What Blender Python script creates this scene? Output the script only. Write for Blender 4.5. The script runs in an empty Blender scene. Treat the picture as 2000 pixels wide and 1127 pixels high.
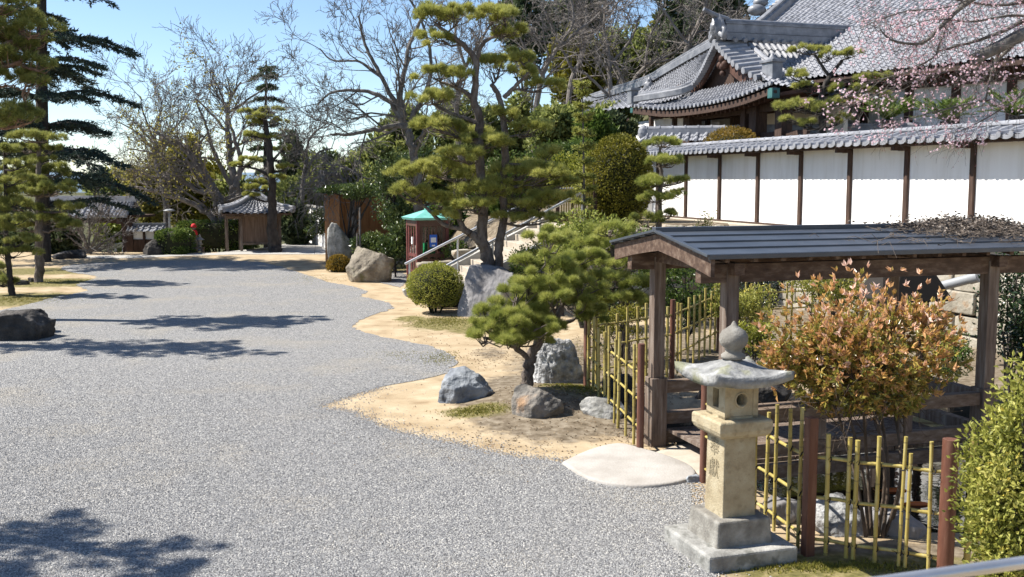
import bpy, math, random
import numpy as np
from mathutils import Vector, noise as mnoise

sc = bpy.context.scene
COL = sc.collection
# ------------------------------------------------------------------ camera, world, sun, exposure
CAM_H, PITCH, FPX = 3.3, math.radians(6.1), 2000.0
cd = bpy.data.cameras.new('camera')
cam = bpy.data.objects.new('camera', cd); COL.objects.link(cam)
cam.location = (0, 0, CAM_H); cam.rotation_euler = (math.radians(90) - PITCH, 0, 0)
cd.sensor_width = 36; cd.lens = 36.0; cd.clip_end = 6000; cd.clip_start = 0.05
cd.dof.use_dof = True; cd.dof.focus_distance = 15.0; cd.dof.aperture_fstop = 4.5
sc.camera = cam
SUN_EL, SUN_AZ = math.radians(50), math.radians(-83)      # azimuth clockwise from +Y
SUN_DIR = Vector((math.sin(SUN_AZ)*math.cos(SUN_EL), math.cos(SUN_AZ)*math.cos(SUN_EL), math.sin(SUN_EL)))
w = bpy.data.worlds.new("World"); sc.world = w; w.use_nodes = True
nt = w.node_tree; bg = nt.nodes['Background']
sky = nt.nodes.new('ShaderNodeTexSky'); sky.sky_type = 'NISHITA'; sky.sun_disc = False
sky.sun_elevation = SUN_EL; sky.sun_rotation = SUN_AZ; sky.altitude = 1500; sky.air_density = 1.0; sky.dust_density = 0.6; sky.ozone_density = 3.0
nt.links.new(sky.outputs[0], bg.inputs[0]); bg.inputs[1].default_value = 0.09
sd = bpy.data.lights.new('sun', 'SUN'); sd.energy = 4.9; sd.angle = math.radians(0.55); sd.color = (1.0, 0.95, 0.87)
so = bpy.data.objects.new('sun', sd); COL.objects.link(so); so.location = (-30, 10, 40)
so.rotation_euler = (-SUN_DIR).to_track_quat('-Z', 'Y').to_euler()
sc.view_settings.view_transform = 'Standard'; sc.view_settings.look = 'None'
sc.view_settings.exposure = 1.05; sc.view_settings.gamma = 1.0
sc.render.engine = 'CYCLES'
sc.cycles.max_bounces = 6; sc.cycles.transparent_max_bounces = 6; sc.cycles.use_denoising = True

# ------------------------------------------------------------------ geometry of the picture
SP, CP = math.sin(PITCH), math.cos(PITCH)
def ray(px, py):
    x, y = (px-1000)/FPX, -(py-563.5)/FPX
    return np.array([x, CP + y*SP, -SP + y*CP])
def G(px, py, z=0.0):                      # point of the horizontal plane z seen at a pixel
    d = ray(px, py); t = (z-CAM_H)/d[2]
    return np.array([d[0]*t, d[1]*t, z])
def P(px, py, Y):                          # point seen at a pixel, Y metres ahead
    d = ray(px, py); t = Y/d[1]
    return np.array([d[0]*t, Y, CAM_H + d[2]*t])
def m_px(Y): return Y/FPX                  # metres per photo pixel at that distance
EB = np.array([.952, .306, 0.0])           # right and away (along the bridge, into the halls)
EA = np.array([-.306, .952, 0.0])          # away and left (along the plaster wall)
Z3 = np.array([0, 0, 1.0])

# ------------------------------------------------------------------ mesh collecting
class MB:
    def __init__(s): s.V, s.F, s.R, s.n = [], [], [], 0
    def add(s, V, F, r=None):
        V = np.asarray(V, float).reshape(-1, 3); F = np.asarray(F, int)
        if F.ndim == 1: F = F.reshape(1, -1)
        s.V.append(V); s.F.append(F + s.n); s.n += len(V)
        s.R.append(np.full(len(F), .5) if r is None else np.broadcast_to(np.asarray(r, float), (len(F),)).copy())
        return s
    def build(s, name, mat, parent=None, smooth=False, bevel=0.0, weld=False):
        loc = np.array(parent['_loc']) if parent is not None and '_loc' in parent.keys() else np.zeros(3)
        V = np.concatenate(s.V) - loc
        loops = np.concatenate([f.ravel() for f in s.F]).astype(np.int32)
        sizes = np.concatenate([np.full(len(f), f.shape[1]) for f in s.F])
        me = bpy.data.meshes.new(name)
        me.vertices.add(len(V)); me.vertices.foreach_set('co', V.ravel().astype(np.float32))
        me.loops.add(len(loops)); me.loops.foreach_set('vertex_index', loops)
        me.polygons.add(len(sizes))
        me.polygons.foreach_set('loop_start', np.concatenate([[0], np.cumsum(sizes)[:-1]]).astype(np.int32))
        me.update(calc_edges=True)
        a = me.attributes.new('rnd', 'FLOAT', 'FACE'); a.data.foreach_set('value', np.concatenate(s.R).astype(np.float32))
        me.polygons.foreach_set('use_smooth', np.full(len(sizes), bool(smooth)))
        if mat is not None: me.materials.append(mat)
        o = bpy.data.objects.new(name, me); COL.objects.link(o)
        if parent is not None: o.parent = parent; o['_loc'] = [float(v) for v in loc]
        if bevel:
            b = o.modifiers.new('bevel', 'BEVEL'); b.width = bevel; b.segments = 2; b.limit_method = 'ANGLE'
        return o

def T(name, label, cat, loc=(0, 0, 0), group=None):
    o = bpy.data.objects.new(name, None); COL.objects.link(o); o.location = loc
    o.empty_display_size = .2
    o['_loc'] = [float(v) for v in loc]; o['label'] = label; o['category'] = cat; o['kind'] = 'thing'
    if group: o['group'] = group
    return o
def tag(o, label, cat, group=None, kind=None):
    o['label'] = label
    if cat: o['category'] = cat
    if group: o['group'] = group
    o['kind'] = kind or 'thing'
    return o
def struct(o, kind='structure', label=None):
    o['kind'] = kind
    if label: o['label'] = label
    return o

BOXF = np.array([[0,3,2,1],[4,5,6,7],[0,1,5,4],[1,2,6,5],[2,3,7,6],[3,0,4,7]])
def box(mb, c, hx, hy, hz, ex=np.array([1.,0,0]), ey=np.array([0,1.,0]), ez=Z3, taper=1.0, r=None):
    c = np.asarray(c, float); V = []
    for sz, k in ((-1, 1.0), (1, taper)):
        for sx, sy in ((-1,-1),(1,-1),(1,1),(-1,1)): V.append(c + ex*hx*sx*k + ey*hy*sy*k + ez*hz*sz)
    mb.add(V, BOXF, r); return mb
def bar(mb, p0, p1, w_, h_, up=Z3, r=None):           # a beam between two points, w_ wide, h_ high
    p0, p1 = np.asarray(p0, float), np.asarray(p1, float); d = p1-p0; L = np.linalg.norm(d); d = d/L
    s = np.cross(d, up); s /= np.linalg.norm(s); u = np.cross(s, d)
    return box(mb, (p0+p1)/2, L/2, w_/2, h_/2, d, s, u, r=r)
def tube(mb, pts, rad, k=8, cap=True, r=None):
    pts = np.asarray(pts, float); n = len(pts); rad = np.broadcast_to(np.asarray(rad, float), (n,))
    tan = np.gradient(pts, axis=0); tan /= np.linalg.norm(tan, axis=1)[:, None] + 1e-9
    ref = Z3 if abs(tan[0][2]) < .9 else np.array([1.0, 0, 0])
    a = np.arange(k)*2*math.pi/k; V = []
    s = np.cross(tan[0], ref)
    for i in range(n):
        s = s - tan[i]*np.dot(s, tan[i]); s /= np.linalg.norm(s)+1e-9; u = np.cross(tan[i], s)
        V.append(pts[i] + rad[i]*(np.cos(a)[:, None]*s + np.sin(a)[:, None]*u))
    V = np.concatenate(V); i = np.arange(n-1)[:, None]*k; j = np.arange(k)[None, :]; j2 = (j+1) % k
    F = np.stack([i+j, i+j2, i+k+j2, i+k+j], -1).reshape(-1, 4)
    mb.add(V, F, r)
    if cap:
        mb.add(V[:k], np.arange(k)[::-1], r); mb.add(V[-k:], np.arange(k), r)
    return mb
def segs(mb, P0, P1, R0, R1, k=3, r=None):
    P0, P1 = np.asarray(P0, float), np.asarray(P1, float); d = P1-P0; d /= np.linalg.norm(d, axis=1)[:, None]+1e-9
    ref = np.where(np.abs(d[:, 2:3]) < .9, np.array([[0, 0, 1.]]), np.array([[1., 0, 0]]))
    s = np.cross(d, ref); s /= np.linalg.norm(s, axis=1)[:, None]+1e-9; u = np.cross(s, d)
    n = len(P0); V = np.zeros((n, 2*k, 3))
    for q in range(k):
        c = math.cos(q*2*math.pi/k)*s + math.sin(q*2*math.pi/k)*u
        V[:, q] = P0 + c*np.asarray(R0)[:, None]; V[:, k+q] = P1 + c*np.asarray(R1)[:, None]
    b = np.arange(n)[:, None]*2*k
    for q in range(k):
        q2 = (q+1) % k
        F = np.concatenate([b+q, b+q2, b+k+q2, b+k+q], 1)
        if q == 0: mb.add(V.reshape(-1, 3), F, r); base = mb.n - n*2*k
        else:
            mb.F.append(F + base); mb.R.append(np.full(len(F), .5))
    return mb
def lathe(mb, c, prof, k=20, r=None):                  # prof: (radius, z)
    c = np.asarray(c, float); a = np.arange(k)*2*math.pi/k; n = len(prof)
    V = np.concatenate([c + np.stack([np.cos(a)*R, np.sin(a)*R, np.full(k, z)], 1) for R, z in prof])
    i = np.arange(n-1)[:, None]*k; j = np.arange(k)[None, :]; j2 = (j+1) % k
    return mb.add(V, np.stack([i+j, i+j2, i+k+j2, i+k+j], -1).reshape(-1, 4), r)
def prism(mb, poly, off, r=None):                      # polygon (3D points) extruded by a vector
    A = np.asarray(poly, float); n = len(A); B = A + np.asarray(off, float)
    mb.add(np.concatenate([A, B]), [[i, (i+1) % n, n+(i+1) % n, n+i] for i in range(n)], r)
    mb.add(A, np.arange(n)[::-1], r); return mb.add(B, np.arange(n), r)
def gridF(nu, nv):
    i = np.arange(nv-1)[:, None]*nu; j = np.arange(nu-1)[None, :]
    return np.stack([i+j, i+j+1, i+nu+j+1, i+nu+j], -1).reshape(-1, 4)
_ico = {}
def ico(level):
    if level not in _ico:
        import bmesh
        bm = bmesh.new(); bmesh.ops.create_icosphere(bm, subdivisions=level, radius=1.0)
        _ico[level] = (np.array([v.co[:] for v in bm.verts]), np.array([[v.index for v in f.verts] for f in bm.faces])); bm.free()
    return _ico[level]
def rock_mb(c, rx, ry, rz, seed, level=5, rough=.28, rot=0.0, pit=0.0, sink=.25, top=None, facets=16, block=.8):
    V, F = ico(level); V = V.copy(); o = Vector((seed*7.3, seed*3.1, seed*1.7)); rg = np.random.default_rng(900+seed)
    n0 = np.array([mnoise.noise(Vector(v)*1.1+o) for v in V])[:, None]
    V = np.sign(V)*np.abs(V)**block; V = V/(np.abs(V)**5).sum(1)[:, None]**.2*.96
    V = V*(1 + rough*.8*n0); out = V*1.12
    for k in range(facets):                                # split faces, as broken stone has
        nn = rg.normal(size=3); nn /= np.linalg.norm(nn); d = rg.uniform(.74, 1.02)
        ex = np.maximum(0, out @ nn - d); out = out - ex[:, None]*nn*.93
    res = np.empty_like(out)
    for i, v in enumerate(out):
        vv = Vector(v)
        d = 1 + rough*(.22*mnoise.noise(vv*2.6+o) + .16*mnoise.noise(vv*6+o) + .09*mnoise.noise(vv*14+o))
        if pit: d -= pit*max(0, .30-abs(mnoise.noise(vv*4.5+o)))*.8 + pit*.4*max(0, mnoise.noise(vv*9+o))
        res[i] = v*d
    out = res*[rx, ry, rz]
    out[:, 2] = np.where(out[:, 2] < -sink*rz, -sink*rz + (out[:, 2]+sink*rz)*.25, out[:, 2])
    cr, sr = math.cos(rot), math.sin(rot)
    out = np.stack([out[:, 0]*cr-out[:, 1]*sr, out[:, 0]*sr+out[:, 1]*cr, out[:, 2]], 1)
    return MB().add(out + np.asarray(c, float), F)

def rs(seed): return np.random.default_rng(seed)
def unit(v): return v/(np.linalg.norm(v, axis=-1, keepdims=True)+1e-9)
def leaves(mb, Pn, D, L, W, rng, rnd=None, fold=.25, curl=.15):
    """folded leaf blades: base at Pn, pointing along D"""
    n = len(Pn); D = unit(D); s = unit(np.cross(D, rng.normal(size=(n, 3)))); u = np.cross(s, D)
    L = np.broadcast_to(L, (n,))[:, None]; W = np.broadcast_to(W, (n,))[:, None]
    mid = Pn + D*L*.5
    V = np.stack([Pn, mid + s*W*.5 + u*W*fold, Pn + D*L - u*L*curl, mid - s*W*.5 + u*W*fold], 1).reshape(-1, 3)
    b = np.arange(n)[:, None]*4
    F = np.concatenate([b + np.array([[0, 1, 2]]), b + np.array([[0, 2, 3]])], 1).reshape(-1, 3)
    r = rng.random(n) if rnd is None else rnd
    return mb.add(V, F, np.repeat(r, 2))
def needles(mb, Pn, D, L, W, m, spread, rng, rnd=None):
    """m thin needles from every point of Pn, around D"""
    n = len(Pn); D = unit(D)
    d = unit(np.repeat(D, m, 0) + rng.normal(size=(n*m, 3))*spread); p = np.repeat(Pn, m, 0)
    s = unit(np.cross(d, rng.normal(size=(n*m, 3)))); l = L*rng.uniform(.75, 1.15, (n*m, 1))
    V = np.stack([p - s*W*.5, p + s*W*.5, p + d*l], 1).reshape(-1, 3)
    F = np.arange(n*m*3).reshape(-1, 3)
    r = np.repeat(rng.random(n) if rnd is None else rnd, m)
    return mb.add(V, F, np.clip(r + rng.normal(size=n*m)*.08, 0, 1))
def sph(n, rng):
    return unit(rng.normal(size=(n, 3)))

# ------------------------------------------------------------------ materials
def lin(c): return (c[0], c[1], c[2], 1.0)
def new_mat(name):
    m = bpy.data.materials.new(name); m.use_nodes = True; t = m.node_tree
    return m, t, t.nodes['Principled BSDF']
def ramp(t, stops):
    r = t.nodes.new('ShaderNodeValToRGB'); e = r.color_ramp.elements
    while len(e) < len(stops): e.new(.5)
    for el, (p, c) in zip(e, stops): el.position = p; el.color = lin(c)
    return r
def mat(name, cols, scale=4.0, rough=.75, bump=.0, bscale=None, stretch=(1, 1, 1), rot=0.0, spec=.35, metal=0.0, detail=8, bdist=.02, speck=None):
    m, t, p = new_mat(name); N = t.nodes.new; L = t.links.new
    tc = N('ShaderNodeTexCoord'); mp = N('ShaderNodeMapping'); mp.inputs['Scale'].default_value = stretch; mp.inputs['Rotation'].default_value = (0, 0, rot)
    L(tc.outputs['Object'], mp.inputs[0])
    n1 = N('ShaderNodeTexNoise'); n1.inputs['Scale'].default_value = scale; n1.inputs['Detail'].default_value = detail; n1.inputs['Roughness'].default_value = .62
    L(mp.outputs[0], n1.inputs['Vector'])
    k = len(cols); stops = [(.3 + .4*i/max(1, k-1), c) for i, c in enumerate(cols)] if k > 1 else [(0, cols[0]), (1, cols[0])]
    r = ramp(t, stops); L(n1.outputs['Fac'], r.inputs[0]); out = r.outputs[0]
    if speck:
        sc_, amt, col = speck
        n3 = N('ShaderNodeTexNoise'); n3.inputs['Scale'].default_value = sc_; n3.inputs['Detail'].default_value = 3; L(mp.outputs[0], n3.inputs['Vector'])
        mr = N('ShaderNodeMapRange'); mr.inputs[1].default_value = .56; mr.inputs[2].default_value = .66; mr.inputs[4].default_value = amt; L(n3.outputs['Fac'], mr.inputs[0])
        mx = N('ShaderNodeMixRGB'); L(mr.outputs[0], mx.inputs[0]); L(out, mx.inputs[1]); mx.inputs[2].default_value = lin(col); out = mx.outputs[0]
    L(out, p.inputs['Base Color'])
    p.inputs['Roughness'].default_value = rough; p.inputs['Specular IOR Level'].default_value = spec; p.inputs['Metallic'].default_value = metal
    if bump:
        n2 = N('ShaderNodeTexNoise'); n2.inputs['Scale'].default_value = bscale or scale*4; n2.inputs['Detail'].default_value = 6
        L(mp.outputs[0], n2.inputs['Vector'])
        b = N('ShaderNodeBump'); b.inputs['Strength'].default_value = bump; b.inputs['Distance'].default_value = bdist
        L(n2.outputs['Fac'], b.inputs['Height']); L(b.outputs[0], p.inputs['Normal'])
    return m
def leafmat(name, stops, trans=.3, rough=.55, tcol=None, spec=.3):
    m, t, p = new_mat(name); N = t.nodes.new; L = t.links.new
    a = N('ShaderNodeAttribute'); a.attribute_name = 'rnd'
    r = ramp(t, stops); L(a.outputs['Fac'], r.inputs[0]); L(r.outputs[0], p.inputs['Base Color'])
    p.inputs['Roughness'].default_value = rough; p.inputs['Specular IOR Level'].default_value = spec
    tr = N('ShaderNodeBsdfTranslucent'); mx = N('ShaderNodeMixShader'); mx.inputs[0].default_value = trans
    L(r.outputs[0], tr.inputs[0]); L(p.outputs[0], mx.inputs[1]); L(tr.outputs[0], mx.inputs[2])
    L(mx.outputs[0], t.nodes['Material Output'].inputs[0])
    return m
WR = math.atan2(.306, .952)
M = {}
M['timber'] = mat('weathered timber', [(.07,.047,.034), (.15,.11,.085), (.25,.21,.175)], 3, .8, .35, 30, (6, 6, .6), 0)
M['timber_b'] = mat('weathered timber along', [(.08,.053,.035), (.155,.11,.078), (.25,.20,.16)], 3, .8, .35, 30, (.5, 6, 6), -WR)
M['brown_t'] = mat('brown timber', [(.045,.026,.017), (.09,.054,.036), (.18,.13,.095)], 2.5, .7, .3, 30, (.5, 6, 6), -WR)
M['dark_t'] = mat('dark temple timber', [(.03,.018,.013), (.06,.034,.024), (.09,.055,.04)], 4, .75, .25, 30, (5, 5, .7))
M['red_t'] = mat('gable timber', [(.035,.018,.013), (.07,.033,.022), (.11,.052,.034)], 4, .7, .25, 30)
M['plank'] = mat('plank wall', [(.10,.062,.04), (.17,.11,.075), (.24,.165,.12)], 3, .8, .3, 20, (9, 9, .5))
M['orange_t'] = mat('orange brown boards', [(.24,.095,.03), (.33,.145,.05), (.38,.18,.07)], 3, .7, .2, 20, (9, 9, .5))
M['redpost'] = mat('russet painted post', [(.085,.034,.022), (.125,.052,.034), (.17,.085,.058)], 5, .5, .15, 40, (4, 4, .6))
M['bamboo'] = mat('yellow bamboo', [(.185,.160,.071), (.336,.260,.063), (.395,.323,.101), (.420,.370,.185)], 4, .42, .15, 40, (4, 4, .8), spec=.45)
def bamboo_nodes():
    t = M['bamboo'].node_tree; N = t.nodes.new; L = t.links.new; p = t.nodes['Principled BSDF']; src = p.inputs['Base Color'].links[0].from_socket
    tc = N('ShaderNodeTexCoord'); sx = N('ShaderNodeSeparateXYZ'); L(tc.outputs['Object'], sx.inputs[0]); oi = N('ShaderNodeObjectInfo')
    m1 = N('ShaderNodeMath'); m1.operation = 'MULTIPLY_ADD'; L(sx.outputs[2], m1.inputs[0]); m1.inputs[1].default_value = 4.2; L(oi.outputs['Random'], m1.inputs[2])
    m2 = N('ShaderNodeMath'); m2.operation = 'FRACT'; L(m1.outputs[0], m2.inputs[0]); m3 = N('ShaderNodeMath'); m3.operation = 'LESS_THAN'; L(m2.outputs[0], m3.inputs[0]); m3.inputs[1].default_value = .06
    m4 = N('ShaderNodeMath'); m4.operation = 'MULTIPLY'; L(m3.outputs[0], m4.inputs[0]); m4.inputs[1].default_value = .6
    mx = N('ShaderNodeMixRGB'); L(m4.outputs[0], mx.inputs[0]); L(src, mx.inputs[1]); mx.inputs[2].default_value = (.13,.10,.05,1); L(mx.outputs[0], p.inputs['Base Color'])
bamboo_nodes()
M['tie'] = mat('black cord', [(.012,.011,.012), (.02,.018,.018)], 20, .8)
M['white'] = mat('white plaster', [(.70,.68,.645), (.80,.79,.77), (.84,.835,.82)], 1.2, .9, .08, 30, (2.5, 2.5, .3), speck=(1.6, .22, (.60,.58,.54)))
M['cream'] = mat('cream plaster', [(.66,.62,.53), (.72,.69,.61)], 1.5, .9, .05, 30)
M['tile'] = mat('grey roof tile', [(.163,.168,.185), (.249,.254,.275), (.327,.331,.353)], 2.2, .55, .15, 25, spec=.32, speck=(9, .35, (.15,.155,.165)))
M['tile_d'] = mat('dark ridge tile', [(.10,.105,.12), (.17,.175,.19), (.25,.255,.27)], 3, .42, .2, 20, spec=.5)
M['metalroof'] = mat('dark sheet roof', [(.030,.036,.046), (.045,.053,.066), (.06,.07,.085)], 2, .42, .08, 20, spec=.5)
M['steel'] = mat('galvanised steel', [(.42,.43,.45), (.52,.53,.55)], 6, .38, .04, 40, metal=.75)
M['stone_w'] = mat('warm granite', [(.252,.197,.118), (.353,.294,.189), (.420,.365,.252)], 5, .9, .6, 60, bdist=.012, speck=(14, .5, (.22,.17,.10)))
M['stone_g'] = mat('lichened granite', [(.13,.125,.115), (.26,.255,.235), (.42,.41,.385)], 4, .9, .6, 40, bdist=.015, speck=(7, .7, (.10,.10,.085)))
M['stone_cap'] = mat('lichened cap stone', [(.075,.075,.072), (.18,.18,.175), (.27,.27,.26), (.50,.50,.48)], 5.5, .92, .9, 26, bdist=.015, speck=(4, .75, (.17,.17,.09)))
M['stone_base'] = mat('grey base stone', [(.118,.109,.097), (.202,.189,.164), (.319,.307,.273)], 6, .9, .6, 50, bdist=.012)
M['groove_shade'] = mat('painted groove shade', [(.20,.165,.10), (.25,.21,.14)], 20, .95)  # darker stone tone painting groove shade on the raised lettering
M['slab'] = mat('pale slab', [(.302,.277,.244), (.378,.353,.319), (.437,.412,.378)], 2.2, .9, .6, 40, bdist=.01, speck=(60, .5, (.30,.26,.22)))
M['slab_y'] = mat('sandy slab', [(.319,.273,.210), (.395,.344,.277), (.437,.395,.328)], 5, .9, .35, 50, bdist=.006)
M['rock_blue'] = mat('blue grey rock', [(.059,.067,.080), (.168,.181,.202), (.252,.269,.286), (.437,.454,.462)], 2.6, .75, 1.0, 9, bdist=.05)
M['rock_brown'] = mat('brown grey rock', [(.05,.045,.04), (.14,.13,.115), (.22,.195,.165), (.40,.36,.31)], 3, .85, 1.0, 10, bdist=.05, speck=(3, .8, (.30,.17,.08)))
M['rock_pit'] = mat('pitted pale rock', [(.042,.042,.042), (.185,.185,.185), (.370,.370,.365), (.504,.504,.496)], 4, .85, 1.0, 12, bdist=.06)
M['rock_grey'] = mat('smooth grey boulder', [(.101,.097,.097), (.168,.160,.160), (.218,.210,.210), (.286,.277,.277)], 2.2, .85, .8, 9, (1, 1, .35), bdist=.05)
M['rock_tan'] = mat('tan mossy boulder', [(.076,.063,.046), (.168,.143,.109), (.244,.210,.160), (.386,.353,.286)], 2.6, .88, 1.0, 8, bdist=.07, speck=(2.2, .8, (.10,.10,.04)))
M['rock_dark'] = mat('dark rock', [(.014,.013,.013), (.032,.029,.027), (.06,.054,.048), (.19,.17,.15)], 2.5, .85, 1.0, 9, bdist=.06)
M['masonry'] = mat('rough masonry', [(.168,.147,.109), (.302,.273,.218), (.437,.403,.344)], 1.6, .9, .7, 14, bdist=.03, speck=(4, .5, (.30,.17,.08)))
M['gap'] = mat('dark earth joint', [(.03,.026,.02), (.06,.05,.04)], 8, .95)
M['concrete'] = mat('concrete', [(.336,.323,.298), (.403,.391,.361)], 3, .9, .2, 40, bdist=.006)
M['asphalt'] = mat('grey paving', [(.30,.30,.305), (.37,.37,.375)], 2, .9, .2, 40, bdist=.006)
M['conc_sill'] = mat('sandy concrete', [(.353,.311,.244), (.437,.395,.319)], 3, .9, .2, 30, bdist=.01)
M['boothred'] = mat('dark red lacquered wood', [(.075,.022,.02), (.12,.036,.032), (.15,.055,.046)], 4, .5, .1, 30)
M['boothdark'] = mat('booth brown frame', [(.07,.035,.025), (.11,.06,.042)], 4, .5, .1, 30)
M['copper'] = mat('green copper sheet', [(.10,.33,.28), (.15,.43,.37), (.21,.50,.44)], 3, .55, .05, 20)
M['verdi'] = mat('dull verdigris', [(.03,.10,.10), (.06,.16,.15)], 3, .6)
M['bark_pine'] = mat('pine bark', [(.055,.042,.034), (.13,.105,.088), (.21,.18,.155)], 7, .92, 1.0, 22, (1, 1, .5), bdist=.05)
M['bark_dark'] = mat('dark bark', [(.018,.016,.015), (.045,.038,.034), (.075,.065,.055)], 7, .92, .9, 22, (1, 1, .5), bdist=.04)
M['bark_grey'] = mat('grey bark', [(.06,.053,.047), (.12,.108,.096), (.20,.185,.168)], 5, .9, .6, 20, bdist=.02)
M['bark_red'] = mat('orange bark', [(.10,.06,.04), (.20,.12,.08), (.30,.20,.14)], 5, .9, .8, 20, bdist=.02)
M['twig'] = mat('grey brown twigs', [(.13,.112,.098), (.23,.205,.185)], 3, .9)
M['stem_b'] = mat('brown stems', [(.06,.042,.03), (.12,.09,.065)], 8, .85, .4, 40)
M['core'] = mat('stems and added dark core', [(.020,.022,.010), (.040,.042,.02)], 5, .95)
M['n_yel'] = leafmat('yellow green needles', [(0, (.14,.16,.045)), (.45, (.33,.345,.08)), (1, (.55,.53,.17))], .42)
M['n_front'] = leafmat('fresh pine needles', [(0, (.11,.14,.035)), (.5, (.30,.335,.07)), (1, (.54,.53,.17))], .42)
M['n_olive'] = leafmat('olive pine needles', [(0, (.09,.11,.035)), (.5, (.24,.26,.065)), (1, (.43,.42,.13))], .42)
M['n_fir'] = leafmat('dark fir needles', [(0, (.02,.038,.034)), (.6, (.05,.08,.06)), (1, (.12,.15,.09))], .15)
M['l_lime'] = leafmat('lime shrub leaves', [(0, (.12,.14,.02)), (.5, (.32,.33,.05)), (1, (.55,.52,.13))], .35)
M['l_lime2'] = leafmat('yellow tipped leaves', [(0, (.12,.14,.025)), (.5, (.34,.345,.07)), (.85, (.52,.49,.15)), (1, (.66,.54,.10))], .35)
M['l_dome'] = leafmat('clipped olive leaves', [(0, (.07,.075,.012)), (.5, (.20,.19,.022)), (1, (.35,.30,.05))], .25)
M['l_rust'] = leafmat('rusty azalea leaves', [(0, (.08,.065,.012)), (.5, (.25,.17,.022)), (1, (.42,.26,.05))], .25)
M['l_green'] = leafmat('green shrub leaves', [(0, (.035,.07,.015)), (.5, (.12,.18,.035)), (1, (.28,.33,.08))], .3, .4)
M['l_gloss'] = leafmat('glossy dark leaves', [(0, (.010,.022,.008)), (.6, (.028,.055,.018)), (1, (.09,.13,.05))], .12, .25, spec=.6)
M['l_camel'] = leafmat('camellia leaves', [(0, (.035,.06,.016)), (.6, (.12,.165,.04)), (1, (.34,.37,.14))], .22, .32, spec=.55)
M['l_far'] = leafmat('far evergreen leaves', [(0, (.08,.105,.035)), (.5, (.23,.26,.075)), (1, (.42,.43,.15))], .42)
M['l_fardark'] = leafmat('far cedar leaves', [(0, (.035,.055,.028)), (.5, (.10,.13,.06)), (1, (.21,.23,.10))], .3)
M['l_faryel'] = leafmat('yellowing leaves', [(0, (.14,.135,.03)), (.5, (.29,.27,.06)), (1, (.48,.40,.09))], .4)
M['l_bamboo'] = leafmat('bamboo slope leaves', [(0, (.08,.11,.012)), (.5, (.20,.23,.03)), (1, (.33,.34,.06))], .3)
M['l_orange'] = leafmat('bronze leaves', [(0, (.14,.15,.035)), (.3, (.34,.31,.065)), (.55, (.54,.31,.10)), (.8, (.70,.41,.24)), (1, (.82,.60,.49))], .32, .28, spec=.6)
M['petal'] = leafmat('pale cherry petals', [(0, (.78,.50,.56)), (.4, (.84,.64,.69)), (1, (.9,.80,.83))], .35, .6)
M['bud'] = leafmat('cherry buds', [(0, (.28,.08,.09)), (1, (.50,.22,.25))], .2, .6)
M['litter'] = leafmat('dry leaves', [(0, (.10,.06,.035)), (.5, (.24,.17,.10)), (1, (.40,.31,.20))], .1, .8)
M['dead'] = leafmat('dead twigs', [(0, (.05,.038,.03)), (.5, (.13,.105,.085)), (1, (.26,.22,.185))], .05, .9)
M['moss'] = leafmat('low moss', [(0, (.08,.09,.015)), (.5, (.20,.19,.03)), (1, (.33,.28,.06))], .2, .8)
def glass():
    m, t, p = new_mat('booth glass'); N = t.nodes.new; L = t.links.new
    tr = N('ShaderNodeBsdfTransparent'); tr.inputs[0].default_value = (.72,.76,.74,1); gl = N('ShaderNodeBsdfGlossy'); gl.inputs['Roughness'].default_value = .03
    fr = N('ShaderNodeFresnel'); fr.inputs[0].default_value = 1.5; mx = N('ShaderNodeMixShader')
    L(fr.outputs[0], mx.inputs[0]); L(tr.outputs[0], mx.inputs[1]); L(gl.outputs[0], mx.inputs[2]); L(mx.outputs[0], t.nodes['Material Output'].inputs[0]); return m
M['glass'] = glass()
def plain(name, c, rough=.6, spec=.4): return mat(name, [c, tuple(x*1.12 for x in c)], 6, rough, 0, spec=spec)
M['blue'] = plain('blue print', (.03,.13,.55)); M['paper'] = plain('white print', (.75,.75,.75)); M['green'] = plain('green telephone', (.03,.35,.14), .4)
M['red'] = plain('red cloth', (.55,.02,.025), .8); M['koi'] = plain('orange fish', (.6,.15,.03), .4)
M['lampgrey'] = plain('lamp grey', (.25,.26,.27), .5); M['navy'] = plain('dark navy paint', (.02,.028,.05), .35, .5)
M['inside'] = plain('black sheet and interior shade', (.02,.016,.013), .9)
# ------------------------------------------------------------------ terrain
def sig(x): return 1/(1+np.exp(-np.clip(x, -40, 40)))
def wall_q(X, Y): return (X-6.2)*.952 + (Y-30.8)*.306
def wall_n(X, Y): return (X-6.2)*.306 - (Y-30.8)*.952
BO = np.array([2.32, 10.85])                                     # near left post of the bridge
def bt(X, Y): return (X-BO[0])*.952 + (Y-BO[1])*.306
def bw(X, Y): return -(X-BO[0])*.306 + (Y-BO[1])*.952
MOUND = G(1075, 790)
def terrain(X, Y):
    q, n = wall_q(X, Y), wall_n(X, Y)
    s = .07
    up = np.maximum.reduce([sig((q+.30)/s), sig((q+5.0)/s)*sig((2.0-n)/s), sig((q+6.2)/.35)*sig((-.95-n)/s)])
    z = 2.05*up
    hill = .26*np.maximum(0, Y + .35*X - 58)*sig((X-2)/4.5); z = z + 13*np.tanh(hill/13)
    left = sig(-(X+4.5+.12*(Y-46))/1.6); drop = np.clip(.125*np.maximum(0, Y-46.4), 0, 2.2) + np.clip(.05*np.maximum(0, Y-75), 0, 14)
    z = z - drop*left
    d2 = ((X-MOUND[0])/1.25)**2 + ((Y-MOUND[1])/1.1)**2; z = z + .24*np.exp(-d2*1.1)
    t, v = bt(X, Y), bw(X, Y)
    pond = sig((t-.55)/.07)*sig((6.2-t)/.15)*sig((v+1.75-.18*np.sin(t*2.3))/.07)*sig((3.4+.3*np.sin(t*1.7)-v)/.12)
    return z - .75*pond
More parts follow.
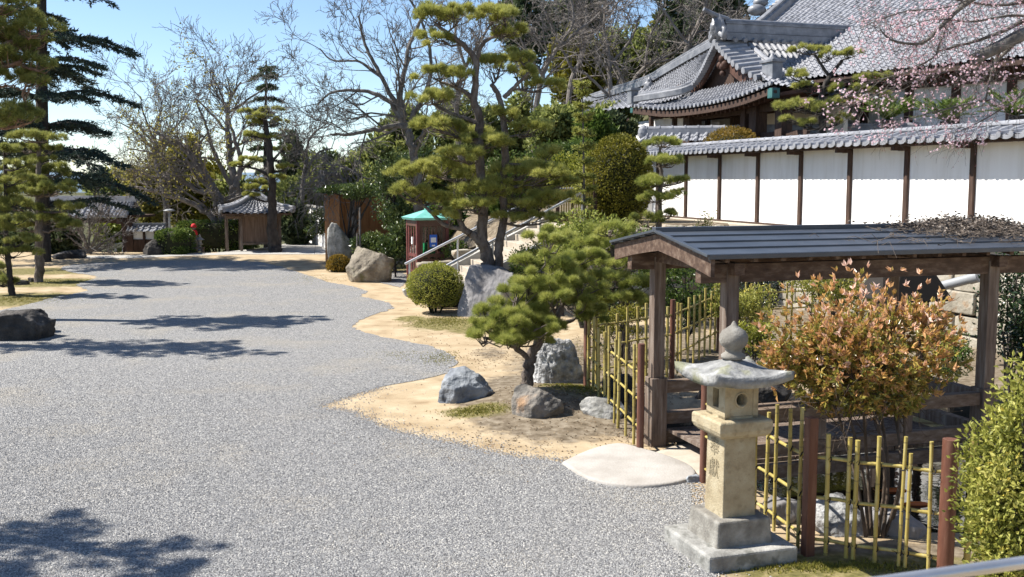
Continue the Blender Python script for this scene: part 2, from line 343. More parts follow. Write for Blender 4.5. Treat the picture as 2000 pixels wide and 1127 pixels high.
xs = np.concatenate([np.linspace(-1500, -60, 25), np.arange(-58, -10, .6), np.arange(-10, 10, .14), np.arange(10, 40, .5), np.linspace(42, 1500, 40)])
ys = np.concatenate([np.arange(-30, 6, 1.), np.arange(6, 20, .14), np.arange(20, 80, .4), np.linspace(82, 3500, 70)])
XX, YY = np.meshgrid(xs, ys); ZZ = terrain(XX, YY)
gmb = MB().add(np.stack([XX, YY, ZZ], -1).reshape(-1, 3), gridF(len(xs), len(ys)))

def ground_mat():
    m, t, p = new_mat('sandy ground'); N = t.nodes.new; L = t.links.new
    tc = N('ShaderNodeTexCoord')
    def noise(s, d=6):
        n = N('ShaderNodeTexNoise'); n.inputs['Scale'].default_value = s; n.inputs['Detail'].default_value = d; n.inputs['Roughness'].default_value = .6; L(tc.outputs['Object'], n.inputs['Vector']); return n
    def mix(f, a, b):
        x = N('ShaderNodeMixRGB'); L(f, x.inputs[0]); L(a, x.inputs[1]); L(b, x.inputs[2]); return x.outputs[0]
    def edge(attr, n, lo=.35, hi=.6, amt=.8):
        a = N('ShaderNodeAttribute'); a.attribute_name = attr
        m1 = N('ShaderNodeMath'); m1.operation = 'MULTIPLY_ADD'; L(n.outputs['Fac'], m1.inputs[0]); m1.inputs[1].default_value = amt; m1.inputs[2].default_value = -amt*.5
        m2 = N('ShaderNodeMath'); m2.operation = 'ADD'; L(a.outputs['Fac'], m2.inputs[0]); L(m1.outputs[0], m2.inputs[1])
        r = N('ShaderNodeMapRange'); r.inputs[1].default_value = lo; r.inputs[2].default_value = hi; L(m2.outputs[0], r.inputs[0]); return r.outputs[0]
    sand = ramp(t, [(.28, (.25,.18,.105)), (.45, (.36,.278,.175)), (.56, (.40,.315,.205)), (.72, (.47,.385,.265))]); L(noise(1.9, 10).outputs['Fac'], sand.inputs[0])
    soil = ramp(t, [(.3, (.085,.065,.042)), (.5, (.165,.132,.092)), (.68, (.26,.22,.165))]); L(noise(7).outputs['Fac'], soil.inputs[0])
    moss = ramp(t, [(.32, (.085,.08,.028)), (.5, (.155,.135,.05)), (.68, (.27,.22,.11))]); L(noise(9).outputs['Fac'], moss.inputs[0])
    wet = ramp(t, [(.3, (.02,.018,.014)), (.7, (.05,.045,.035))]); L(noise(6).outputs['Fac'], wet.inputs[0])
    spk = ramp(t, [(.0, (.12,.10,.08)), (1, (.2,.17,.13))])
    ns = noise(38, 2); r = N('ShaderNodeMapRange'); r.inputs[1].default_value = .66; r.inputs[2].default_value = .70; L(ns.outputs['Fac'], r.inputs[0])
    c = mix(r.outputs[0], sand.outputs[0], spk.outputs[0])
    en = noise(5, 8)
    wood = ramp(t, [(.3, (.035,.035,.014)), (.5, (.07,.07,.028)), (.7, (.12,.105,.05))]); L(noise(.8, 9).outputs['Fac'], wood.inputs[0])
    c = mix(edge('soil', en), c, soil.outputs[0]); c = mix(edge('moss', noise(3.2, 9)), c, moss.outputs[0]); c = mix(edge('wet', en), c, wet.outputs[0]); c = mix(edge('wood', en), c, wood.outputs[0])
    L(c, p.inputs['Base Color']); p.inputs['Roughness'].default_value = .95; p.inputs['Specular IOR Level'].default_value = .15
    b = N('ShaderNodeBump'); b.inputs['Strength'].default_value = .5; b.inputs['Distance'].default_value = .015; L(noise(45, 8).outputs['Fac'], b.inputs['Height']); L(b.outputs[0], p.inputs['Normal'])
    return m
ground = struct(gmb.build('ground', ground_mat(), smooth=True), label='sandy ground of the temple yard with mossy planting beds')
def ell(px, py, rx, ry):                      # soft elliptical region round a spot of the yard, radii in metres
    c = G(px, py); return np.clip(1.15 - np.sqrt(((XX-c[0])/rx)**2 + ((YY-c[1])/ry)**2)*.7, 0, 1)
q_, n_ = wall_q(XX, YY), wall_n(XX, YY)
soil_ = np.maximum.reduce([sig((q_+7.5)/.4)*(n_ < 3.2)*.95, sig((YY-52)/1.5)*.9, sig((q_+4.5)/.4)*.8*(YY > 14), ell(1080, 785, 1.15, 1.9)*1.7, ell(1010, 770, .7, 1.0)*1.3, ell(1130, 720, 1.2, 3), ell(1330, 700, 2.2, 3.5), ell(960, 690, .5, 1.0)*.6, ell(1300, 560, 4, 5),
                          ell(1230, 840, .45, .5), ell(1650, 1090, 2.2, .5)*.9])
moss_ = np.maximum.reduce([ell(870, 632, .95, 1.1), ell(940, 640, 1.0, .9), ell(930, 812, .5, .32), ell(1130, 775, .6, .8), ell(30, 585, 2.0, 1.8), ell(100, 552, 2.2, 1.5), ell(60, 530, 3, 1.5), ell(190, 530, 2, .8)*.7,
                          ell(740, 525, 1.4, 1.6), ell(400, 490, 3.5, .8), ell(800, 622, .4, .5), ell(1600, 1105, 1.5, .3), ell(850, 500, 3, 3)*.8, ell(1170, 560, 2, 4)*.9])
wood_ = sig((YY-57-.0*XX)/2)
wet_ = np.clip(-ZZ*2.2, 0, 1)*((bt(XX, YY) > .2) & (bt(XX, YY) < 7) & (YY < 18))
for nm, arr in (('wood', wood_), ('soil', soil_), ('moss', moss_), ('wet', wet_)):
    a = ground.data.attributes.new(nm, 'FLOAT', 'POINT'); a.data.foreach_set('value', arr.ravel().astype(np.float32))

# ------------------------------------------------------------------ gravel court
def gravel_mat():
    m, t, p = new_mat('grey gravel'); N = t.nodes.new; L = t.links.new
    tc = N('ShaderNodeTexCoord')
    v = N('ShaderNodeTexVoronoi'); v.inputs['Scale'].default_value = 52; v.inputs['Randomness'].default_value = 1; L(tc.outputs['Object'], v.inputs['Vector'])
    sep = N('ShaderNodeSeparateColor'); L(v.outputs['Color'], sep.inputs[0])
    r = ramp(t, [(0, (.115,.113,.113)), (.35, (.205,.203,.202)), (.7, (.28,.276,.27)), (.93, (.36,.35,.325)), (1, (.47,.45,.405))]); L(sep.outputs[0], r.inputs[0])
    n = N('ShaderNodeTexNoise'); n.inputs['Scale'].default_value = .55; n.inputs['Detail'].default_value = 9; n.inputs['Roughness'].default_value = .65; L(tc.outputs['Object'], n.inputs['Vector'])
    mr = N('ShaderNodeMapRange'); mr.inputs[1].default_value = .50; mr.inputs[2].default_value = .72; mr.inputs[4].default_value = .6; L(n.outputs['Fac'], mr.inputs[0])
    mx = N('ShaderNodeMixRGB'); L(mr.outputs[0], mx.inputs[0]); L(r.outputs[0], mx.inputs[1]); mx.inputs[2].default_value = (.33,.295,.235,1)
    dr = N('ShaderNodeMapRange'); dr.inputs[1].default_value = .0; dr.inputs[2].default_value = .75; dr.inputs[3].default_value = 1.0; dr.inputs[4].default_value = 0.0; L(v.outputs['Distance'], dr.inputs[0])
    L(mx.outputs[0], p.inputs['Base Color'])
    p.inputs['Roughness'].default_value = .85; p.inputs['Specular IOR Level'].default_value = .25
    b = N('ShaderNodeBump'); b.inputs['Strength'].default_value = .9; b.inputs['Distance'].default_value = .018; L(dr.outputs[0], b.inputs['Height']); L(b.outputs[0], p.inputs['Normal'])
    return m
M['gravel'] = gravel_mat()
def sheet(name, pix, z, mat_, jit=.035, step=.12, seed=1, extra=None):
    """a flat sheet on the yard whose outline follows photo points, with a ragged edge"""
    import bmesh
    pts = [G(*q) if len(q) == 2 else np.array(q) for q in pix]; rng = rs(seed); out = []
    for a, b in zip(pts, pts[1:]+pts[:1]):
        L_ = np.linalg.norm(b-a); k = max(1, int(L_/step)) if max(np.linalg.norm(a), np.linalg.norm(b)) < 60 else 1
        for i in range(k):
            p = a + (b-a)*i/k; near = min(1, 30/(np.linalg.norm(p)+1))
            out.append(p + np.append(rng.normal(size=2)*jit*near, 0)*(1 if k > 1 else 0))
    out = np.array(out)
    for _ in range(1): out = out*.5 + .25*(np.roll(out, 1, 0)+np.roll(out, -1, 0)) if False else out
    bm = bmesh.new(); vs = [bm.verts.new((p[0], p[1], z)) for p in out]; es = [bm.edges.new((vs[i], vs[(i+1) % len(vs)])) for i in range(len(vs))]
    bmesh.ops.triangle_fill(bm, edges=es, use_beauty=True)
    for f in bm.faces:
        if f.normal.z < 0: f.normal_flip()
    me = bpy.data.meshes.new(name); bm.to_mesh(me); bm.free(); me.materials.append(mat_)
    o = bpy.data.objects.new(name, me); COL.objects.link(o); return struct(o)
def smoothpix(pix, k=4):
    pts = np.array(pix, float); out = []
    n = len(pts)
    for i in range(n-1):
        p0, p1, p2, p3 = pts[max(i-1, 0)], pts[i], pts[i+1], pts[min(i+2, n-1)]
        for j in range(k):
            t = j/k; out.append(.5*((2*p1)+(-p0+p2)*t+(2*p0-5*p1+4*p2-p3)*t*t+(-p0+3*p1-3*p2+p3)*t**3))
    out.append(pts[-1]); return [tuple(o) for o in out]
GR_R = smoothpix([(1420,1200),(1375,1040),(1352,985),(1335,945),(1230,950),(1140,930),(1098,905),(1000,896),(935,884),(880,868),(800,852),(735,832),(680,806),(612,798),(668,778),(740,757),(820,742),(872,728),(890,704),(858,682),(800,668),(735,655),(688,638),(715,620),(755,607),(768,597),(740,586),(704,579),(716,570),(690,560),(640,551),(612,541),(570,528),(540,519),(480,510),(330,509),(190,513),(120,522),(140,532),(190,541),(150,556),(170,568),(110,580),(40,598),(-80,622)])
GR_R += [(-600, 700), (-900, 1200), (-400, 2200), (1000, 2600), (1500, 1700)]
gravel = sheet('gravel_court', GR_R, .007, M['gravel'], seed=3); gravel['label'] = 'wide forecourt of loose grey gravel with a wavy edge'
gravel2 = sheet('gravel_patch', [(700,545),(740,552),(782,562),(800,545),(880,548),(900,530),(790,528),(720,538)], .012, M['gravel'], seed=4); gravel2['label'] = 'small gravel patch beside the telephone booth'
pathp = sheet('concrete_path', [(640,497),(560,497),(470,497),(360,500),(250,505),(180,505),(120,505),(120,500),(240,499),(330,497),(420,494),(470,489),(520,484),(548,478),(575,473),(603,471),(648,486)], .010, M['concrete'], seed=5); pathp['label'] = 'pale concrete path leading past the little shrine'
road = MB()
rp = [(-9.0,47.5),(-12.5,47.5),(-14.5,51),(-19,58),(-26,66),(-40,74),(-42,79),(-24,70),(-14,60),(-10.5,52)]
rz = [float(terrain(np.array(a), np.array(b)))+.06 for a, b in rp]
left_e = [(-9.2,46.9),(-10.6,52),(-13.5,58),(-18,64),(-27,71),(-42,80)]; right_e = [(-13.2,46.9),(-14.6,52),(-18,57.5),(-23,62),(-31,67),(-44,74)]
rv = []
for a, b in zip(left_e, right_e):
    for s in np.linspace(0, 1, 6):
        x, y = a[0]+(b[0]-a[0])*s, a[1]+(b[1]-a[1])*s; rv.append((x, y, float(terrain(np.array(x), np.array(y)))+.05))
struct(MB().add(rv, gridF(6, 6)).build('road', M['asphalt'], smooth=True), label='grey road dropping away behind the gate')

# pond
def water_mat():
    m, t, p = new_mat('dark pond water'); N = t.nodes.new; L = t.links.new
    p.inputs['Base Color'].default_value = (.010,.014,.011,1); p.inputs['Roughness'].default_value = .04; p.inputs['Specular IOR Level'].default_value = .5
    n = N('ShaderNodeTexNoise'); n.inputs['Scale'].default_value = 6; b = N('ShaderNodeBump'); b.inputs['Strength'].default_value = .12; b.inputs['Distance'].default_value = .02
    tc = N('ShaderNodeTexCoord'); L(tc.outputs['Object'], n.inputs['Vector']); L(n.outputs['Fac'], b.inputs['Height']); L(b.outputs[0], p.inputs['Normal']); return m
def BR(t, v, z): return np.array([BO[0], BO[1], 0]) + EB*t + EA*v + Z3*z
struct(MB().add([BR(.2,-2.2,-.42), BR(7,-2.2,-.42), BR(7,4.2,-.42), BR(.2,4.2,-.42)], [0,1,2,3]).build('pond_water', water_mat()), label='dark still pond water under the roofed bridge')

# distant hills, their haze put into the blue of the colour
def hills(name, y, x0, x1, h, seed, col, label):
    n = 90; rng = rs(seed); X = np.linspace(x0, x1, n); prof = np.zeros(n)
    for f in (2, 3.7, 6.1, 11, 19): prof += np.sin(np.linspace(0, 6.28*f, n)+rng.random()*6)/f
    prof = (prof-prof.min())/(prof.max()-prof.min()); V = []
    for k, (dy, hf) in enumerate(((0, 0), (60, .35), (160, .75), (260, 1.0), (420, .5), (600, 0))):
        V.append(np.stack([X, np.full(n, y+dy)+12*np.sin(X*.02+k), -18 + (h*(.45+.55*prof)+18)*hf], 1))
    o = MB().add(np.concatenate(V), gridF(n, 6)).build(name, mat(name, [col, tuple(c*1.4 for c in col)], .01, .95), smooth=True); return struct(o, label=label)
hills('hills', 1500, -1300, 500, 24, 4, (.10,.15,.20), 'low hills far beyond the gate, painted blue for haze')

# loose stones lying on the near gravel and strewn along its edge
def pebbles(name, n, seed, cfun, label, m, smin, smax):
    rng = rs(seed); c = cfun(rng, n); c[:, 2] = terrain(c[:, 0], c[:, 1]) + .008; n = len(c)
    O = np.array([[1,0,0],[0,1,0],[-1,0,0],[0,-1,0],[0,0,1],[0,0,-.6]], float); F = np.array([[0,1,4],[1,2,4],[2,3,4],[3,0,4],[1,0,5],[2,1,5],[3,2,5],[0,3,5]])
    a = rng.random(n)*6.283; s = rng.uniform(smin, smax, n); sc3 = np.stack([s, s*rng.uniform(.55, 1, n), s*rng.uniform(.4, .7, n)], 1)
    V = O[None]*(1+rng.normal(size=(n, 6, 3))*.18)*sc3[:, None, :]; ca, sa_ = np.cos(a)[:, None], np.sin(a)[:, None]
    V = np.stack([V[..., 0]*ca-V[..., 1]*sa_, V[..., 0]*sa_+V[..., 1]*ca, V[..., 2]], -1) + c[:, None, :]
    mb = MB().add(V.reshape(-1, 3), (F[None]+np.arange(n)[:, None, None]*6).reshape(-1, 3), np.repeat(rng.random(n), 8)); o = mb.build(name, m); tag(o, label, None, kind='stuff'); return o
M['pebble'] = leafmat('loose grey stones', [(0, (.11,.108,.108)), (.4, (.22,.218,.216)), (.75, (.30,.296,.288)), (.93, (.39,.38,.355)), (1, (.50,.475,.43))], 0, .85)
from mathutils.geometry import intersect_point_tri_2d
gpoly = np.array([G(*q)[:2] for q in GR_R[:-5]]); gpoly = np.concatenate([gpoly, [[-30, 16], [-30, 5], [3, 5]]])
def inside(p, poly):
    x, y = p[:, 0], p[:, 1]; r = np.zeros(len(p), bool); j = len(poly)-1
    for i in range(len(poly)):
        xi, yi, xj, yj = poly[i][0], poly[i][1], poly[j][0], poly[j][1]
        r ^= ((yi > y) != (yj > y)) & (x < (xj-xi)*(y-yi)/(yj-yi+1e-12)+xi); j = i
    return r
def near_gravel(rng, n):
    y = 7.4 + 11.5*(1-np.sqrt(rng.random(n*3))); x = (rng.random(n*3)*1.06-.53)*y*1.02; p = np.stack([x, y, x*0], 1); return p[inside(p, gpoly)][:n]
def edge_gravel(rng, n):
    e = gpoly[:70]; k = rng.integers(2, 60, n); f = rng.random((n, 1)); p = e[k]*(1-f)+e[k+1]*f; return np.append(p + rng.normal(size=(n, 2))*np.where(rng.random((n, 1)) < .35, .28, .09), np.zeros((n, 1)), 1)
pebbles('gravel', 140000, 71, near_gravel, 'loose grey stones lying on the near part of the gravel court', M['pebble'], .0065, .013)
pebbles('pebbles', 13000, 72, edge_gravel, 'stray grey stones scattered along the sandy edge of the gravel', M['pebble'], .006, .014)
# ------------------------------------------------------------------ tiled roof sheets
def tile_sheet(mb, S, nu, nv, amp=.06, step=.025, per=8, half=.21, rng=None):
    """round-and-pan tile rows as relief on S(u,v): u along the eave, v up the slope, both 0..1"""
    f = np.arange(per)/per; u = (np.arange(nu)[:, None] + f[None, :]).ravel(); u = np.append(u, nu)/nu
    x = (u*nu) % 1.0; x[-1] = 0
    h = np.where(np.abs(x-.5) < half, amp*np.sqrt(np.clip(1-((x-.5)/half)**2, 0, 1)), -.25*amp*np.sin(np.pi*np.where(x < .5, x/(.5-half), (1-x)/(.5-half))))
    vv, off = [], []
    for i in range(nv):
        vv += [i/nv, (i+1)/nv]; off += [step, .0]
    vv, off = np.array(vv), np.array(off)
    U, V = np.meshgrid(u, vv); e = 1e-3
    Pn = S(U, V); dU = S(np.clip(U+e, 0, 1), V)-S(np.clip(U-e, 0, 1), V); dV = S(U, np.clip(V+e, 0, 1))-S(U, np.clip(V-e, 0, 1))
    nrm = unit(np.cross(dU, dV)); nrm = np.where(nrm[..., 2:3] < 0, -nrm, nrm)
    Pn = Pn + nrm*(h[None, :] + off[:, None])[..., None]
    if rng is not None: Pn = Pn + nrm*(np.repeat(rng.normal(size=(len(vv)//2, nu))*.006, 2, 0)[:, np.minimum((u*nu).astype(int), nu-1)])[..., None]
    return mb.add(Pn.reshape(-1, 3), gridF(len(u), len(vv)))
def eave_discs(mb, S, nu, r, out, amp):
    """round end tiles along the eave"""
    for i in range(nu):
        c = S(np.array((i+.5)/nu), np.array(0.0)) + Z3*(amp*.45); tube(mb, [c - out*.03, c + out*.05], [r, r], 10)
def curve3(pts):
    pts = np.asarray(pts, float); n = len(pts); tt = np.linspace(0, 1, n)
    def f(t):
        t = np.asarray(t, float); x = np.clip(t*(n-1), 0, n-1-1e-9); i = x.astype(int); fr = (x-i)[..., None]
        p0, p1, p2, p3 = pts[np.maximum(i-1, 0)], pts[i], pts[np.minimum(i+1, n-1)], pts[np.minimum(i+2, n-1)]
        return .5*((2*p1)+(-p0+p2)*fr+(2*p0-5*p1+4*p2-p3)*fr**2+(-p0+3*p1-3*p2+p3)*fr**3)
    return f
def loft(A, B, sag=0.0):
    fa, fb = curve3(A), curve3(B)
    def S(U, V):
        V = np.asarray(V, float); p = fa(U)*(1-V)[..., None] + fb(U)*V[..., None]
        return p - Z3*(sag*np.sin(np.pi*V))[..., None]
    return S
def sweep(mb, pts, w_, h_, r=None):                     # ridge band along a curve, base on the curve
    pts = np.asarray(pts, float); n = len(pts); tan = unit(np.gradient(pts, axis=0)); s = unit(np.cross(tan, Z3)); V = []
    for i in range(n):
        for a, b in ((-.5, 0), (.5, 0), (.5, .75), (.28, 1), (-.28, 1), (-.5, .75)): V.append(pts[i] + s[i]*a*w_ + Z3*b*h_)
    k = 6; F = [[i*k+j, i*k+(j+1) % k, (i+1)*k+(j+1) % k, (i+1)*k+j] for i in range(n-1) for j in range(k)]
    mb.add(V, F, r); mb.add(V[:k], np.arange(k)[::-1]); mb.add(V[-k:], np.arange(k)); return mb
def samp(pts, n): return curve3(pts)(np.linspace(0, 1, n))

# ------------------------------------------------------------------ white plaster wall with tiled coping
W0 = np.array([6.2, 30.8, 0.0]); WD = -EA
def WP(n, q, z): return W0 + WD*n + EB*q + Z3*z
def n_at(px, q=0.0):                                     # where a pixel column meets the wall line
    k = (px-1000)/FPX; o = W0 + EB*q
    return (k*o[1]*1.004 - o[0])/(WD[0] - k*WD[1]*1.004)
NL, NR = n_at(1272), 24.0
wall = T('plaster_wall', 'long white plaster wall with dark posts and a grey tiled coping on a stone base', 'wall', WP(0, 0, 2.1))
mb = MB(); c = (WP(NL, .12, 0)+WP(NR, .12, 0))/2; box(mb, c + Z3*3.07, (NR-NL)/2, .12, .97, WD, EB); mb.build('plaster_panel', M['white'], wall)
posts = [n_at(p) for p in (1338, 1403, 1477, 1560, 1655, 1765, 1893)]; dn = posts[-1]-posts[-2]
posts = [posts[0]-2.05] + posts + [posts[-1]+dn*k for k in range(1, 7)]
for pn in posts:
    mb = MB(); box(mb, WP(pn, -.02, 3.055), .062, .045, .95, WD, EB); pst = mb.build('post', M['dark_t'], wall, bevel=.006)
    mb = MB(); box(mb, WP(pn, -.17, 3.97), .055, .26, .045, WD, EB); box(mb, WP(pn-.12, -.035, 3.96), .16, .03, .035, WD, EB); mb.build('bracket', M['dark_t'], pst)
mb = MB(); bar(mb, WP(NL-.1, -.005, 4.06), WP(NR, -.005, 4.06), .13, .08); bar(mb, WP(NL-.1, -.40, 4.045), WP(NR, -.40, 4.045), .09, .07)
bar(mb, WP(NL, -.03, 2.075), WP(NR, -.03, 2.075), .12, .05); mb.build('beam', M['dark_t'], wall)
mb = MB(); box(mb, (WP(NL, -.15, 4.105)+WP(NR, -.15, 4.105))/2, (NR-NL)/2+.15, .42, .012, WD, EB); mb.build('soffit', M['dark_t'], wall)
ntl = int((NR-NL+.5)/.285)
Sw = loft([WP(NL-.25, -.57, 4.11), WP((NL+NR)/2, -.57, 4.11), WP(NR, -.57, 4.11)], [WP(NL-.25, .0, 4.29), WP((NL+NR)/2, .0, 4.29), WP(NR, .0, 4.29)], .02)
Sb = loft([WP(NL-.25, .86, 4.11), WP((NL+NR)/2, .86, 4.11), WP(NR, .86, 4.11)], [WP(NL-.25, .24, 4.29), WP((NL+NR)/2, .24, 4.29), WP(NR, .24, 4.29)], .02)
mb = MB(); tile_sheet(mb, Sw, ntl, 2, .065, .03, 10, .2, rs(5)); tile_sheet(mb, Sb, ntl, 2, .065, .03, 6, .2)
eave_discs(mb, Sw, ntl, .062, -EB, .065)
for i in range(ntl):                                     # curved front lips of the pan tiles
    c0 = Sw(np.array(i/ntl+.02/ntl), np.array(0.)); a = np.linspace(0, 1, 7); V = []
    for k in a:
        p = Sw(np.array(min(1, (i+k)/ntl)), np.array(0.)) - EB*.012; d = .055*math.sin(math.pi*((k+.5) % 1.0))
        V += [p + Z3*.02, p - Z3*(.028+.035*math.sin(math.pi*((k+.5) % 1.0)))]
    mb.add(V, [[2*j, 2*j+1, 2*j+3, 2*j+2] for j in range(6)])
wr = mb.build('tiled_roof', M['tile'], wall, smooth=False)
mb = MB(); bar(mb, WP(NL-.25, .12, 4.315), WP(NR, .12, 4.315), .20, .10); bar(mb, WP(NL-.25, .12, 4.37), WP(NR, .12, 4.37), .25, .025)
n = NL-.25; rg = []
while n < NR: rg.append(n); n += .42
tube(mb, [WP(NL-.25, .12, 4.385), WP(NR, .12, 4.385)], .06, 12)
for n in rg: tube(mb, [WP(n-.02, .12, 4.387), WP(n+.02, .12, 4.387)], .07, 12)
mb.build('ridge', M['tile'], wr, smooth=False)
mb = MB(); lathe(mb, WP(NL-.3, .12, 4.33), [(.0,-.13),(.13,-.08),(.17,.03),(.13,.12),(.05,.17),(0,.19)], 12); mb.build('ridge_end', M['tile_d'], wr, smooth=True)
mb = MB(); box(mb, (WP(NL-.3, -.24, 2.0)+WP(NR, -.24, 2.0))/2, (NR-NL)/2+.3, .30, .052, WD, EB); box(mb, (WP(NL-.3, -.20, 1.84)+WP(NR, -.20, 1.84))/2, (NR-NL)/2+.3, .25, .11, WD, EB); mb.build('sill', M['conc_sill'], wall, bevel=.02)

def masonry(name, label, p0, p1, z0, z1, face, seed, bw_=.55, bh=.36, depth=.22, mat_=None, irregular=.25, lean=.08, top=None, expo=(.38, .55)):
    """a wall of fitted stones between two ground points, faces towards 'face'"""
    rng = rs(seed); p0, p1 = np.asarray(p0, float), np.asarray(p1, float); d = p1-p0; L_ = np.linalg.norm(d); d /= L_
    t = T(name, label, 'stone wall', (p0[0], p0[1], z0)); mb = MB(); z = z0
    while z < z1-.02:
        h = min(bh*rng.uniform(.7, 1.3), z1-z); h = h if z1-z-h > .12 else z1-z; x = -rng.uniform(0, .3)
        while x < L_:
            w_ = bw_*rng.uniform(.55, 1.6); jz = rng.normal()*.02; top_ = z1 if top is None else top((x+w_/2)/L_)
            if z + h*.5 < top_:
                out = depth*.5 + rng.uniform(-.04, .05); c = p0 + d*(x+w_/2) + Z3*(z+h/2+jz) + face*(out - lean*(z-z0))
                V, F = ico(3); k = np.sign(V)*np.abs(V)**rng.uniform(*expo); o = Vector((rng.random()*50, x, z))
                nz = np.array([mnoise.noise(Vector(v)*1.7+o) for v in V])[:, None]; k = k*(1+irregular*.5*nz)
                mb.add(c + k[:, :1]*d*(w_/2-.012) + k[:, 1:2]*face*depth*.6 + k[:, 2:]*Z3*(h/2-.012), F)
            x += w_
        z += h
    mb.build('stones', mat_ or M['masonry'], t, smooth=True)
    mb = MB(); nn = 14; V = []
    for i in range(nn):
        s = i/(nn-1); zz = (z1 if top is None else top(s))-.03
        V += [p0 + d*L_*s + Z3*z0 + face*.04, p0 + d*L_*s + Z3*zz - face*(lean*(zz-z0)-.04)]
    mb.add(V, [[2*i, 2*i+2, 2*i+3, 2*i+1] for i in range(nn-1)]); mb.build('joint_earth', M['gap'], t)
    return t
masonry('retaining_wall', 'coursed pale stone retaining wall under the white plaster wall behind the bridge', WP(2.0, -.42, 0), WP(23, -.42, 0), -.1, 1.76, -EB, 11, .70, .40, irregular=.12, expo=(.10, .2))

# ------------------------------------------------------------------ stairs with two rails
ST0 = np.array([-1.95, 26.15, 0.0]); NST, RISE, RUN, SW = 12, .171, .335, 2.7
stairs = T('stone_stairs', 'broad stone steps climbing to the upper terrace behind the tall two stemmed pine', 'steps', ST0)
mb = MB()
for i in range(NST):
    c = ST0 + EB*(i*RUN + RUN*.5 + .02) + EA*SW/2 + Z3*(RISE*(i+1) - .10)
    box(mb, c, RUN/2+.03, SW/2, .10, EB, EA)
mb.build('tread', M['slab_y'], stairs, bevel=.015)
mb = MB(); prism(mb, [ST0+EB*.1, ST0+EB*(NST*RUN)-Z3*0, ST0+EB*(NST*RUN)+Z3*(NST*RISE-.2), ST0+EB*.1+Z3*.01], EA*SW); mb.build('step_core', M['gap'], stairs)
for v in (-.12, SW+.12):
    mb = MB(); a = ST0 + EA*v + EB*(-.25) + Z3*.08; b = ST0 + EA*v + EB*(NST*RUN) + Z3*(NST*RISE+.06); bar(mb, a, b, .22, .22); mb.build('curb', M['concrete'], stairs, bevel=.015)
def stair_rail(v, s0, label, ext):
    a = ST0 + EA*v + EB*s0 + Z3*(.93 + max(0, s0*RISE/RUN)); k = RISE/RUN
    top = ST0 + EA*v + EB*(NST*RUN+.1) + Z3*(NST*RISE+.95); end = top + EB*ext + Z3*.03
    t = T('handrail', label, 'handrail', ST0 + EA*v + EB*s0, 'handrails of the stone steps'); mb = MB(); tube(mb, [a, a+(top-a)*.33, a+(top-a)*.66, top, end], .038, 10); mb.build('rail', M['steel'], t, smooth=True)
    for f in (.03, .35, .68, .98):
        p = a + (top-a)*f; mb = MB(); tube(mb, [p, p - Z3*.97], .028, 8); mb.build('post', M['steel'], t, smooth=True)
stair_rail(SW-.05, -.25, 'grey steel handrail passing low in front of the telephone booth', .9)
stair_rail(.05, .15, 'grey steel handrail ending right behind the tall pine trunks', .08)
fa = ST0 + EA*(SW+.34)
masonry('stair_wall', 'rough boulder wall rising beside the far edge of the stone steps', fa + EB*.2, fa + EB*6.4, 0, 2.5, -EA, 21, .40, .33, .26, irregular=.7, top=lambda s: .75 + 1.55*min(1, s*1.5))
nb = ST0 - EA*.34
masonry('terrace_wall', 'rough stone terrace wall between the steps and the plaster wall', nb + EB*4.0, nb + EB*8.2, 0, 2.05, -EA, 23, .6, .45, .3, irregular=.5)

# bamboo gate at the head of the stairs
gc = P(1121, 385, 29.6)
t = T('bamboo_gate', 'small yellow bamboo gate with a dark post at the head of the stone steps', 'gate', (gc[0], gc[1], 2.05))
mb = MB()
for i in range(13):
    x = gc + EB*(-.38+.075*i) ; tube(mb, [np.array([x[0], x[1], 2.1]), np.array([x[0], x[1], 3.08])], .022, 6)
mb.build('bamboo_pole', M['bamboo'], t, smooth=True)
mb = MB()
for z in (2.3, 2.7, 3.0): a = gc - EB*.42; b = gc + EB*.58; tube(mb, [np.array([a[0], a[1]-.05, z]), np.array([b[0], b[1]-.05, z])], .024, 6)
mb.build('crossbar', M['bamboo'], t, smooth=True)
for s in (-.5, .66):
    mb = MB(); x = gc + EB*s; box(mb, np.array([x[0], x[1], 2.65]), .055, .055, .6); mb.build('post', M['dark_t'], t, bevel=.006)
# ------------------------------------------------------------------ entrance hall with gable
HO = np.array([4.9, 42.0, 0.0]); HN, HB = -EA, EB
def Q(px, py, b):                                        # point of the vertical plane b behind the hall front seen at a pixel
    d = ray(px, py); c = np.array([0, 0, CAM_H]); t = (b - np.dot(c-HO, HB))/np.dot(d, HB); return c + d*t
def HP(n, b, z): return HO + HN*n + HB*b + Z3*z
def nb_(p): return float(np.dot(p-HO, HN)), float(np.dot(p-HO, HB)), float(p[2])
hall = T('entrance_hall', 'temple entrance hall with a curved grey tiled roof and a dark front gable', 'temple hall', HP(5, 2, 2.05))
eave = [Q(x, y, 0) for x, y in ((1233,207),(1290,213),(1343,209),(1396,200),(1450,186),(1508,163))]
topl = [Q(x, y, 1.7) for x, y in ((1322,186),(1343,183),(1380,175),(1420,166),(1455,159),(1482,154))]
Sk = loft(eave, topl, .12); rng = rs(8)
mb = MB(); tile_sheet(mb, Sk, 34, 7, .055, .035, 8, .22, rng); eave_discs(mb, Sk, 34, .075, -HB, .055)
roof = mb.build('porch_roof', M['tile'], hall)
